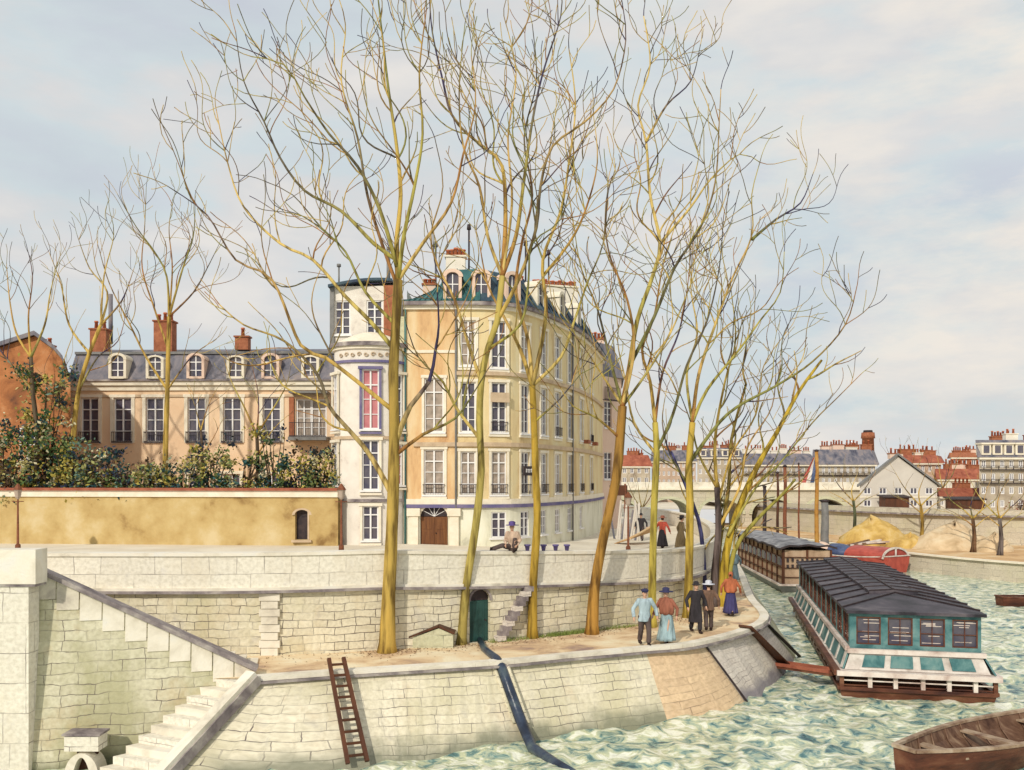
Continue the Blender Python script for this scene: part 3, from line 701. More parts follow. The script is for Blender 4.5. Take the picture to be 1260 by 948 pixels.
# pilaster at left edge
# arched entrance
p,_=AP.at(du); t=AP.tan(du); T3=Vector((t.x,t.y,0)); NI_=Vector((-t.y,t.x,0)); b0=Vector((p.x,p.y,3.9))
def lq(x,z,dn): return b0+T3*x+Vector((0,0,z))+NI_*dn
mb=MB(); mb.prism([lq(-.7,-.35,.14),lq(.7,-.35,.14),lq(.7,1.45,.14),lq(-.7,1.45,.14)],NI_*.06)
for s in(-1,1):
    for k in(0,1): mb.prism([lq(s*.35-.22,.05+k*.75,.12),lq(s*.35+.22,.05+k*.75,.12),lq(s*.35+.22,.65+k*.72,.12),lq(s*.35-.22,.65+k*.72,.12)],NI_*.03)
mb.bar(lq(0,-.3,.12),lq(0,1.45,.12),.05,.04)
do=mb.build('door',M['door'],AH)
mb=MB(); mb.ell(lq(.1,.6,.09),.035,.035,.035); mb.build('handle',M['iron'],do)
mb=MB(); mb.prism([lq(-.71,1.47,.16),lq(.71,1.47,.16),lq(.71,2.06,.16),lq(-.71,2.06,.16)],NI_*.03); fl=mb.build('fanlight',M['iron'],AH)
mb=MB()
for i in range(1,6):
    a=math.pi*i/6; mb.bar(lq(0,1.47,.145),lq(.66*math.cos(a),1.47+.6*math.sin(a),.145),.035,.025)
mb.build('fanlight_bars',M['frame'],fl)
for s in(-1,1):
    mb=MB(); pts=[lq(s*.715,1.35,0),lq(s*.715,2.06,0),lq(0,2.06,0)]+[lq(s*.71*math.sin(math.pi/2*i/8),1.45+.6*math.cos(math.pi/2*i/8),0) for i in range(0,9)]
    mb.prism([q-NI_*.012 for q in pts],NI_*.15); mb.build('arch_spandrel',M['trim'],AH)
    mb=MB(); mb.prism([lq(s*1.05-.24,-.5,-.16),lq(s*1.05+.24,-.5,-.16),lq(s*1.05+.24,1.5,-.16),lq(s*1.05-.24,1.5,-.16)],NI_*.2); mb.prism([lq(s*1.05-.34,1.5,-.24),lq(s*1.05+.34,1.5,-.24),lq(s*1.05+.34,1.9,-.24),lq(s*1.05-.34,1.9,-.24)],NI_*.28); mb.build('door_pilaster',M['trim'],AH)
# side door to the right
p,_=AP.at(d2); 
# mansard roof: lower steep slope along the facade then shallow top
def inset(u,off,z):
    p,_=AP.at(u); t=AP.tan(u); return Vector((p.x-t.y*off,p.y+t.x*off,z))
def roof_seg(u0,u1,m,name):
    mb=MB(); n=max(2,int((u1-u0)/.5)); lo=[inset(u0+(u1-u0)*i/n,-.36,16.5) for i in range(n+1)]; hi=[inset(u0+(u1-u0)*i/n,.75,18.25) for i in range(n+1)]; tp=[inset(u0+(u1-u0)*i/n,2.6,18.8) for i in range(n+1)]
    for i in range(n):
        mb.quad(lo[i],lo[i+1],hi[i+1],hi[i]); mb.quad(hi[i],hi[i+1],tp[i+1],tp[i])
    # standing seams
    for i in range(0,n+1): mb.bar(lo[i]+Vector((0,0,.03)),hi[i]+Vector((0,0,.03)),.05,.07)
    return mb.build(name,m,AH)
# hipped teal roof on the left block
uh=AP.upx(590)
roof_seg(uh,AP.len,M['dteal'],'mansard_slope')
mb=MB(); n=14; pk=Vector((-2.95,47.6,18.55))
lo=[inset(uh*i/n,-.36,16.5) for i in range(n+1)]
hi=[Vector((lerp(lo[0].x+.8,pk.x,min(1,(i/n)*1.35)),pk.y,lerp(16.9,pk.z,min(1,(i/n)*1.35)))) for i in range(n+1)]
hi[-1]=inset(uh,.75,18.4)
for i in range(n): mb.quad(lo[i],lo[i+1],hi[i+1],hi[i]); 
for i in range(n+1): mb.bar(lo[i]+Vector((0,0,.03)),hi[i]+Vector((0,0,.03)),.05,.07)
mb.build('hipped_slope',M['teal'],AH)
# flat top and rear walls
tp=[inset(uh+(AP.len-uh)*i/12,.75,18.24) for i in range(13)]
bt=[tp[-1],Vector((-.6,66.5,18.24)),Vector((-4.4,55,18.24)),Vector((-2.9,48.6,18.24))]; poly=tp+bt[1:]
mb=MB(); mb.add(poly,geometry.tessellate_polygon([poly])); mb.build('roof_top',M['zinc'],AH)
p0,_=AP.at(0); p1,_=AP.at(AP.len)
mb=MB(); bk=[Vector((p1.x,p1.y)),Vector((-1.5,68)),Vector((-6,55)),Vector((p0.x,p0.y))]
for a,b in zip(bk,bk[1:]): mb.quad((a.x,a.y,2.9),(b.x,b.y,2.9),(b.x,b.y,16.5),(a.x,a.y,16.5))
mb.build('rear_wall',M['cream'],AH)
mb=MB()
for i in range(3): mb.quad(v3(bk[i],16.5),v3(bk[i+1],16.5),bt[i+1],bt[i])
mb.build('rear_slope',M['teal'],AH)
# dormers
for px,st in((557,'oeil'),(592,'rnd'),(629,'rnd'),(662,'sq'),(688,'sq'),(709,'sq')):
    u=AP.upx(px); t=AP.tan(u); rz=math.atan2(t.y,t.x); q=inset(u,-.1,16.62)
    mb=MB(); w_,h_=.95,1.3
    mb.box((-w_/2+.08,0,h_/2-.1),(.16,.2,h_-.1)); mb.box((w_/2-.08,0,h_/2-.1),(.16,.2,h_-.1)); mb.box((0,0,.02),(w_-.32,.2,.14))
    prev=None
    for i in range(11):
        a=math.pi*i/10; r=[Vector((rr_*math.cos(a),y_,h_-.15+rr_*.75*math.sin(a))) for rr_,y_ in ((.32,-.12),(.55,-.12),(.55,.95),(.32,.95))]
        if prev:
            for k in range(4): mb.quad(prev[k],r[k],r[(k+1)%4],prev[(k+1)%4])
        prev=r
    mb.box((-w_/2+.06,.5,h_/2-.1),(.1,.8,h_-.1)); mb.box((w_/2-.06,.5,h_/2-.1),(.1,.8,h_-.1))
    o=mb.build('dormer',M['pink'] if st!='sq' else M['trim']); o.parent=AH; o.location=q-wloc(AH); o.rotation_euler=(0,0,rz)
    mb=MB(); mb.box((0,.06,h_*.5),(.62,.03,h_*1.05)); pn=mb.build('pane',M['glass']); pn.parent=o
    mb=MB(); mb.box((0,.03,h_*.5),(.05,.04,h_)); mb.box((0,.03,h_*.6),(.6,.035,.05)); pn=mb.build('sash',M['frame']); pn.parent=o
# chimneys
chimney(AH,(-3.2,50.5,17.2),1.1,.6,2.7,5,'cstack')
chimney(AH,(-.15,51.5,17.6),1.6,.7,1.1,8,'cstack',ph=.3)
chimney(AH,(2.7,56.5,17.0),2.9,.8,2.5,12,'cstack',ph=.38,rz=.25)
chimney(AH,(-4.6,49.5,17.6),.7,.5,.5,3,'pink',ph=.35)
for x,y,h in((-4.3,50,2.6),(.8,52,3.2),(2.4,58,4.2),(-2.5,51.5,4.0),(-.4,56,2.2)):
    mb=MB(); mb.tube([(x,y,17.8),(x,y,17.8+h)],.06,6); mb.tube([(x,y,17.8+h),(x,y,18.1+h)],[.13,.1],8); mb.build('flue',M['slate'] if x<-4 else M['iron'],AH)
# signboards on the facade
for px,z,w_ in((614,11.55,1.0),(648,7.75,1.3)):
    u=AP.upx(px); t=AP.tan(u); q=inset(u,-.22,z); mb=MB(); mb.box((0,0,0),(w_,.06,.5)); o=mb.build('signboard',M['band'] if px<630 else M['iron']); o.parent=AH; o.location=q-wloc(AH); o.rotation_euler=(0,0,math.atan2(t.y,t.x))
    mb=MB()
    rr=random.Random(px)
    for i in range(6 if px>630 else 0): mb.box((-w_/2+.22+i*.17,-.04,rr.uniform(-.03,.03)),(.05,.02,.2)); mb.box((-w_/2+.27+i*.17,-.04,.06),(.06,.02,.04))
    if px>630: l_=mb.build('worn_lettering',M['frame']); l_.parent=o
# flower boxes on right
for px,z in((718,9.7),(728,9.7)):
    u=AP.upx(px); t=AP.tan(u); q=inset(u,-.25,z); mb=MB(); mb.box((0,0,0),(.9,.3,.22)); o=mb.build('window_box',M['brick']); o.parent=AH; o.location=q-wloc(AH); o.rotation_euler=(0,0,math.atan2(t.y,t.x))
u=AP.upx(713); 

# ================================================================== white bay house
BH=thing('bay_house','narrow white house with rounded bay front, carved frieze and flat dark roof','house',(-7.4,46,3.9))
bp_=[]
for i in range(21):
    a=math.pi*i/20; bp_.append((-7.42-1.86*math.cos(a),46.4-1.35*math.sin(a)))
BP=Path([(-9.28,47.4)]+bp_+[(-5.56,47.4)])
hs=[];ws=[]
for px,z0,z1,w,st in ((413,9.9,12.7,.75,'std'),(456,9.85,12.9,.85,'rose'),(489,9.9,12.7,.7,'std'),(413,7.0,9.2,.75,'std'),(456,6.75,9.3,.85,'std'),(489,7.0,9.1,.7,'rose'),(456,4.2,5.95,.8,'std')):
    # bay path doubles back; search along px
    best=min((abs(630+F*BP.at(BP.len*i/400)[0].x/BP.at(BP.len*i/400)[0].y-px)+ (0 if .8<BP.len*i/400<BP.len-.8 else 50),BP.len*i/400) for i in range(401))[1]
    hs.append((best-w/2,best+w/2,z0,z1)); ws.append((best,z0,z1,w,st))
mb=MB(); holed(mb,BP,0,BP.len,3.5,14.25,hs,.18,.3); mb.build('bay_wall',M['offw'],BH)
for u,z0,z1,w,st in ws:
    p,_=BP.at(u); t=BP.tan(u); nn=Vector((-t.y,t.x)); place_win(BH,Vector((*(p+nn*.03),z0)),t,w,z1-z0,st)
    mb=MB()
    for s in(-1,1): mb.box((s*(w/2+.07),-.03,(z1-z0)/2),(.12,.07,z1-z0))
    mb.box((0,-.05,z1-z0+.07),(w+.4,.14,.14)); mb.box((0,-.05,-.2),(w+.3,.16,.1))
    o=mb.build('window_surround',M['trim'] if z1<12 or st!='rose' else M['bluebd']); o.parent=BH; o.location=Vector((*p,z0))-wloc(BH); o.rotation_euler=(0,0,math.atan2(t.y,t.x))
for z0,z1,o_,m in((6.15,6.3,.1,'ledge'),(9.35,9.5,.1,'band'),(13.25,13.38,.1,'bluebd'),(14.1,14.3,.22,'ledge'),(13.95,14.1,.1,'trim')):
    slab_along(BP,0,BP.len,z0,z1,o_,.05,M[m],'moulding',BH,.2)
# frieze ornament scrolls
mb=MB(); 
for k in range(9):
    u=BP.len*(.30+.05*k); p,_=BP.at(u); t=BP.tan(u); T=Vector((t.x,t.y,0)); nn=Vector((t.y,-t.x,0)); c=Vector((*p,13.66))+nn*.04
    pts=[c+T*(.12*math.cos(a)*(1-a/9))+Vector((0,0,.12*math.sin(a)*(1-a/9)*(1 if k%2 else -1))) for a in [i*.6 for i in range(12)]]
    mb.tube(pts,.028,5)
mb.build('frieze_carving',M['band'],BH)
# half dome over bay
mb=MB(); 
for j in range(4):
    f0,f1=1-j*.25,1-(j+1)*.25; z0,z1=14.3+.75*math.sin(j*.25*1.45),14.3+.75*math.sin((j+1)*.25*1.45)
    for i in range(20):
        a,b=math.pi*i/20,math.pi*(i+1)/20
        g=lambda f,a_,z:(-7.42-2.0*f*math.cos(a_),46.6-1.6*f*math.sin(a_),z)
        mb.quad(g(f0,a,z0),g(f0,b,z0),g(f1,b,z1),g(f1,a,z1))
mb.build('bay_roof',M['trim'],BH)
# top storey
TP=Path([(-9.45,49.5),(-9.42,46.9),(-6.75,46.75)]); u0=2.6
hs=[];ws=[]
for px,w in((421,.85),(461,.85)):
    x=(px-630)/F*46.8; u=2.6+(x+9.42); hs.append((u-w/2,u+w/2,14.95,16.75)); ws.append((u,w))
mb=MB(); holed(mb,TP,0,TP.len,14.2,17.5,hs,.18,.6); mb.build('top_storey_wall',M['offw'],BH)
for u,w in ws: p,_=TP.at(u); t=Vector((1,-.05)).normalized(); place_win(BH,Vector((p.x,p.y+.04,14.95)),t,w,1.8,'std')
mb=MB(); mb.box((-6.4,47.0,15.8),(.68,.8,3.4)); mb.build('brick_flue_wall',M['brick'],BH)
mb=MB(); mb.box((-5.95,47.5,15.3),(.3,1.0,3.0)); mb.box((-9.5,46.95,15.8),(.22,.4,3.3)); mb.build('corner_pilaster',M['zinc'],BH)
mb=MB(); prev=None
for i in range(13):
    x=lerp(-9.65,-6.3,i/12); z=17.35+.38*math.sin(math.pi*min(1,i/12*.62+.02)); r=[Vector((x,46.45,z)),Vector((x,46.45,z+.14)),Vector((x,51,z+.14)),Vector((x,51,z))]
    if prev:
        for k in range(4): mb.quad(prev[k],r[k],r[(k+1)%4],prev[(k+1)%4])
    else: mb.quad(*r)
    prev=r
mb.quad(*reversed(prev)); mb.build('roof',M['dteal'],BH)
mb=MB(); mb.quad((-9.28,47.3,3.5),(-9.28,52,3.5),(-9.28,52,17.4),(-9.28,47.3,17.4)); mb.quad((-5.6,47.3,3.5),(-5.6,52,3.5),(-5.6,52,17.4),(-5.6,47.3,17.4)); mb.quad((-9.3,51,14),(-5.6,51,14),(-5.6,51,17.5),(-9.3,51,17.5)); mb.build('side_wall',M['offw'],BH)
mb=MB(); mb.box((-5.75,46.55,9.7),(.35,.5,12.2)); mb.build('grey_pilaster',M['green'],BH)
for px,z,h in((417,17.6,1.2),(478,17.5,2.2)):
    x=(px-630)/F*48; mb=MB(); mb.tube([(x,48,z),(x,48,z+h)],.05 if px<430 else .11,6); mb.tube([(x,48,z+h),(x,48,z+h+.15)],.12,6); mb.build('flue',M['zinc'],BH)

# ================================================================== long peach house with mansard
LH=thing('long_house','long low peach house with grey slate mansard, white dormers and tall windows behind the garden','house',(-19,54,3.95))
LP=Path([(-27.2,54.6),(-10.3,54.2)])
hs=[];ws=[]
def lux(px): return ((px-630)/F*54.4+27.2)
for px in(109,150,190,242,286,335): 
    u=lux(px); hs.append((u-.55,u+.55,9.6,12.3)); ws.append((u,9.6,2.7,1.1)); hs.append((u-.5,u+.5,5.2,7.6)); ws.append((u,5.2,2.4,1.0))
u=lux(384); hs.append((u-.95,u+.95,9.9,12.2)); 
mb=MB(); holed(mb,LP,0,LP.len,3.6,12.75,hs,.2,2); mb.build('wall',M['peach'],LH)
T_=Vector((1,-.024)).normalized()
for u_,z,h,w in ws:
    p,_=LP.at(u_); place_win(LH,Vector((p.x,p.y+.05,z)),T_,w,h,'std'); 
    if z>9: balcony_rail(LH,Vector((p.x,p.y,z-.05)),T_,w+.2,h=.65)
    mb=MB(); 
    for s in(-1,1): mb.box((p.x+s*(w/2+.1),p.y-.03,z+h/2),(.2,.08,h+.1))
    mb.box((p.x,p.y-.04,z+h+.12),(w+.5,.12,.18)); mb.build('window_surround',M['trim'],LH)
p,_=LP.at(u)
for k in range(2): place_win(LH,Vector((p.x-.46+.92*k,p.y+.05,9.9)),T_,.92,2.3,'curtain')
mb=MB(); mb.box((p.x,p.y-.6,9.75),(2.3,1.2,.2)); mb.build('balcony_slab',M['zinc'],LH); balcony_rail(LH,Vector((p.x,p.y-1.0,9.85)),T_,2.2)
mb=MB(); mb.box((p.x,p.y-.5,12.55),(2.3,1.0,.12)); mb.build('balcony_canopy',M['zinc'],LH)
mb=MB(); mb.box((p.x-1.2,p.y-.06,11),(.3,.1,2.6)); mb.build('brick_pier',M['brick'],LH)
slab_along(LP,0,LP.len,12.75,13.05,.12,.05,M['trim'],'frieze',LH,2); slab_along(LP,0,LP.len,13.05,13.3,.28,.05,M['trim'],'cornice',LH,2); slab_along(LP,0,LP.len,13.3,13.4,.4,.05,M['ledge'],'gutter',LH,2); slab_along(LP,0,LP.len,12.35,12.5,.08,.05,M['band'],'string_course',LH,2)
mb=MB(); mb.quad((-27.2,54.3,13.4),(-10.3,53.9,13.4),(-10.3,54.9,15.1),(-27.2,55.3,15.1)); mb.quad((-27.2,55.3,15.1),(-10.3,54.9,15.1),(-10.3,58.5,15.9),(-27.2,58.9,15.9)); mb.quad((-27.2,58.9,15.9),(-10.3,58.5,15.9),(-10.3,63,13.4),(-27.2,63,13.4)); mb.build('mansard_roof',M['slate'],LH)
mb=MB(); mb.bar((-27.2,55.25,15.15),(-10.3,54.85,15.15),.2,.16); mb.build('ridge_roll',M['zinc'],LH)
mb=MB(); mb.quad((-27.2,54.6,3.6),(-27.2,63,3.6),(-27.2,63,13.4),(-27.2,54.6,13.4)); mb.quad((-10.3,54.2,3.6),(-10.3,63,3.6),(-10.3,63,13.4),(-10.3,54.2,13.4)); mb.quad((-27.2,63,3.6),(-10.3,63,3.6),(-10.3,63,13.4),(-27.2,63,13.4)); mb.build('side_wall',M['peach'],LH)
for i,px in enumerate((145,191,241,290,333,382)):
    x=(px-630)/F*54.1; yb=54.05
    mb=MB(); mb.box((x-.46,yb+.4,14.05),(.16,.9,1.2)); mb.box((x+.46,yb+.4,14.05),(.16,.9,1.2)); mb.box((x,yb+.45,13.5),(.76,1,.14))
    prev=None
    for k in range(9):
        a=math.pi*k/8; r=[Vector((x+rr_*math.cos(a),y_,14.6+rr_*(.45 if i%2 else .7)*math.sin(a))) for rr_,y_ in((.38,yb-.06),(.58,yb-.06),(.58,yb+1),(.38,yb+1))]
        if prev:
            for q in range(4): mb.quad(prev[q],r[q],r[(q+1)%4],prev[(q+1)%4])
        prev=r
    o=mb.build('dormer',M['pink'] if i in(2,4) else M['trim'],LH)
    mb=MB(); mb.box((x,yb+.12,14.25),(.74,.03,1.45)); mb.build('pane',M['glass'],o)
    mb=MB(); mb.box((x,yb+.08,14.2),(.07,.05,1.4)); mb.box((x,yb+.08,14.45),(.74,.04,.06)); mb.box((x,yb+.08,13.95),(.74,.04,.05)); mb.build('sash',M['frame'],o)
chimney(LH,(-26.0,56,15.2),1.0,.7,1.5,2,'brick'); chimney(LH,(-21.9,56,15.2),1.15,.8,2.0,3,'brick',ph=.5); chimney(LH,(-17.3,57,15.6),.85,.6,.8,1,'brick',ph=.5)
mb=MB(); mb.tube([(-25.8,57,16),(-25.8,57,19.2)],.14,8); mb.build('flue',M['slate'],LH)
mb=MB(); mb.box((-23.35,54.0,14.3),(.28,.5,1.5)); 
# ================================================================== orange gable house
OH=thing('brick_house','orange red brick house with curved gambrel gable and blue zinc roof edge at far left','house',(-29,50,3.95))
ou=[(-36.5,3.6),(-24.9,3.6),(-24.9,12.6),(-25.3,14.2),(-26.3,15.25),(-29.2,14.75),(-33,14.0),(-36.5,13.4)]
ou=[(-36.5,3.6),(-24.9,3.6),(-24.9,12.9),(-25.2,14.0),(-25.7,14.6),(-26.8,15.4),(-29.0,14.7),(-31.5,13.6),(-36.5,12.8)]
mb=MB(); mb.prism([Vector((x,50,z)) for x,z in ou],(-5,10,0)); mb.build('gable_wall',M['orange'],OH)
mb=MB()
for a,b in zip(ou[2:],ou[3:]): mb.bar((a[0],54.9,a[1]+.08),(b[0],54.9,b[1]+.08),10.4,.16,up=(0,0,1)) if False else mb.prism([Vector((a[0],49.7,a[1])),Vector((b[0],49.7,b[1])),Vector((b[0],49.7,b[1]+.24)),Vector((a[0],49.7,a[1]+.24))],(-5.2,10.5,0))
mb.build('roof',M['slate'],OH)
chimney(OH,(-28.6,54,14.5),1.2,.7,.9,4,'pink')
for x in(-33,-30,-27.3):
    place_win(OH,(x,49.93,8.3),(1,0),.9,1.9,'curtain')

# ================================================================== yellow garden wall on the upper road
YW=thing('garden_wall','long ochre yellow garden wall with red coping in front of the shrubs','wall',(-18,45.6,3.95))
YP=Path([(-45,46.6),(-26,46.2),(-8.75,44.6)])
uo=YP.upx(373); hs=[(uo-.36,uo+.36,4.25,5.75)]
mb=MB(); holed(mb,YP,0,YP.len,3.5,6.62,hs,.3,2.5); mb.build('wall_face',M['yellow'],YW)
slab_along(YP,0,YP.len,6.4,6.72,.10,.3,M['trim'],'pale_band',YW,2); slab_along(YP,0,YP.len,6.72,6.86,.2,.4,M['redcap'],'coping',YW,2)
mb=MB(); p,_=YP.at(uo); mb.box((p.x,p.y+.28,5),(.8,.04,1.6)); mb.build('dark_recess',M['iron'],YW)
mb=MB(); mb.box((p.x+.33,p.y+.1,5),(.08,.3,1.5)); mb.box((p.x,p.y-.05,4.18),(1.0,.25,.12)); 
prev=None
for k in range(9):
    a=math.pi*k/8; r=[Vector((p.x+rr_*math.cos(a),y_,5.5+rr_*.7*math.sin(a))) for rr_,y_ in((.37,p.y-.05),(.5,p.y-.05),(.5,p.y+.1),(.37,p.y+.1))]
    if prev:
        for q in range(4): mb.quad(prev[q],r[q],r[(q+1)%4],prev[(q+1)%4])
    prev=r
mb.build('opening_surround',M['band'],YW)
mb=MB(); mb.quad((-45,47.2,3.9),(-8.75,45.2,3.9),(-8.75,45.2,6.3),(-45,47.2,6.3)); mb.build('rear_face',M['yellow'],YW)
mb=MB(); mb.quad((-45,47.2,6.3),(-9.3,45.25,6.3),(-9.3,54.3,6.3),(-45,54.3,6.3)); tag(mb.build('garden_ground',M['earth']),kind='structure')
def lamp(px,d,label):
    x,y=XY(px,d); z0=road_z(x); t=thing('street_lamp',label,'street lamp',(x,y,z0),'rusty lamp posts on the upper road')
    mb=MB(); mb.tube([(x,y,z0),(x,y,z0+.25),(x,y,z0+.3),(x,y,z0+2.4)],[.13,.12,.06,.04],8); mb.tube([(x-.28,y,z0+2.3),(x+.28,y,z0+2.3)],.02,5); mb.build('post',M['rust'],t)
    mb=MB(); mb.rings([((x,y,z0+2.4),.05,.05),((x,y,z0+2.5),.13,.13),((x,y,z0+2.85),.2,.2)],6,False); la_=mb.build('lantern',M['glassb'],t)
    mb=MB(); mb.rings([((x,y,z0+2.85),.24,.24),((x,y,z0+3.0),.14,.14),((x,y,z0+3.15),.03,.03)],6,False); mb.build('lantern_cap',M['rust'],la_)
lamp(420,41.5,'rusty street lamp with lantern at the corner of the white bay house')
lamp(22,42,'rusty street lamp in front of the yellow wall near far left edge')
lamp(773,47,'reddish street lamp beside the walkers on the upper road near the bridge')

# ================================================================== grey and pink end house
EH=thing('pink_house','pink house with grey mansard and iron balcony just beyond the curved apartment house','house',(8,71,3.3))
EP=Path([(6.6,68.2),(8.7,70.5),(9.4,78)])
hs=[(.8,1.8,11.3,13.4),(.8,1.8,7.3,9.4)]
mb=MB(); holed(mb,EP,0,EP.len,3,15.3,hs,.2,1); mb.quad((6.6,68.2,3),(3,72,3),(3,72,15.3),(6.6,68.2,15.3)); mb.build('wall',M['pink'],EH)
t=Vector((2.1,2.3)).normalized()
for z in(11.3,7.3): p,_=EP.at(1.3); place_win(EH,Vector((p.x,p.y+.1,z)),t,1.0,2.1,'std')
p,_=EP.at(1.3); balcony_rail(EH,Vector((p.x+.2,p.y-.25,13.4)),t,2.0,h=1.0)
mb=MB(); pts=[Vector((5.9,68.0,15.3)),Vector((8.9,70.3,15.3)),Vector((9.7,78,15.3)),Vector((3,78,15.3))]; tt_=[Vector((5.9,69.2,18.2)),Vector((8.1,71.2,18.0)),Vector((8.6,78,18.0)),Vector((3,78,18.0))]
for i in range(3): mb.quad(pts[i],pts[i+1],tt_[i+1],tt_[i])
mb.quad(*tt_); mb.quad(pts[3],pts[0],tt_[0],tt_[3]); mb.build('mansard_roof',M['slate'],EH)
chimney(EH,(6.9,72,17.9),1.1,.6,.7,4,'pink',ph=.5)
x,y=XY(761,60); t=thing('hanging_sign','blank dark brown projecting sign on a post past the corner of the apartment house','sign',(x,y,3.4))
mb=MB(); mb.box((x,y,6.55),(1.2,.12,.7)); mb.build('board',M['dwood'],t)
mb=MB(); mb.tube([(x+.45,y,3.4),(x+.45,y,7)],.07,6); mb.build('post',M['rust'],t)
# striped posts and plank pile
t=thing('plank_pile','heap of leaning pale planks and straw mats beyond the corner of the apartment house','plank pile',(7.2,56,3.4))
for i in range(12):
    x=6.6+i*.13; mb=MB(); a=random.uniform(-.25,.6); mb.bar((x,57-.12*i,3.4),(x+a,57.6-.12*i,5.6+random.uniform(-.5,.5)),.12,.05); mb.build('plank',M['pierg'] if i%3 else M['slate'],t)
mb=MB()
for i in range(9): mb.bar((6.0+i*.1,52.5-.15*i,3.45+.05*i),(8.6+i*.05,54.5-.15*i,4.1+.09*i),.16,.05)
mb.build('straw_mat',M['earth'],t)
# flower pots on the parapet
for px in(649,669,684,698):
    u=WP.upx(px); p,_=WP.at(u); z=road_z(p.x)+1.15; x=p.x; y=p.y+.2
    o=MB().tube([(x,y,z),(x,y,z+.16),(x,y,z+.161),(x,y,z+.21)],[.06,.09,.115,.115],10).build('flower_pot',M['flowerpot'],origin=(x,y,z))
    tag(o,{649:'small dark pot on the parapet right beside the seated man',669:'violet flower pot on the parapet, leftmost of the three right of the second middle tree',684:'violet flower pot on the parapet, middle one of three',698:'violet flower pot on the parapet, rightmost of the row'}[px],'flower pot','violet pots along the parapet')

# ================================================================== bridge
BR=thing('stone_bridge','pale stone arched bridge crossing the river in the distance','bridge',(22,112,0))
def arch_wall(mb,x0,x1,y,zt_,spans,th):
    xs_=[x0]; 
    outer=[Vector((x0,y,-.5))]
    for (a,b,zs_,rise) in spans:
        outer.append(Vector((a,y,-.5)))
        for i in range(17):
            an=math.pi*(1-i/16); outer.append(Vector(((a+b)/2+(b-a)/2*math.cos(an),y,zs_+rise*math.sin(an))))
        outer.append(Vector((b,y,-.5)))
    outer+= [Vector((x1,y,-.5)),Vector((x1,y,zt_)),Vector((x0,y,zt_))]
    tri=geometry.tessellate_polygon([outer])
    mb.add(outer,tri); mb.add([p+Vector((0,th,0)) for p in outer],tri)
    n=len(outer)
    for i in range(n): 
        a,b=outer[i],outer[(i+1)%n]; mb.quad(a,b,b+Vector((0,th,0)),a+Vector((0,th,0)))
mb=MB(); spans=[(10.5+i*6.6,15.9+i*6.6,2.9,1.9) for i in range(7)]
arch_wall(mb,-2,62,112,6.0,spans,7)
mb.build('arch_wall',M['farw'],BR)
mb=MB(); mb.box((30,111.9,6.05),(64.4,.6,.2)); mb.build('cornice',M['trim'],BR)
mb=MB(); mb.box((30,112.1,6.55),(64,.4,.8)); mb.build('parapet',M['coping'],BR)
for (a,b,z,r) in spans:
    mb=MB(); prev=None
    for i in range(17):
        an=math.pi*i/16; c=(a+b)/2; h=(b-a)/2
        rr=[Vector((c+k*math.cos(an),yy,z+kk*math.sin(an))) for k,kk,yy in((h,r,111.8),(h+.35,r+.35,111.8),(h+.35,r+.35,112),(h,r,112))]
        if prev:
            for k in range(4): mb.quad(prev[k],rr[k],rr[(k+1)%4],prev[(k+1)%4])
        prev=rr
    mb.build('arch_ring',M['green'],BR)
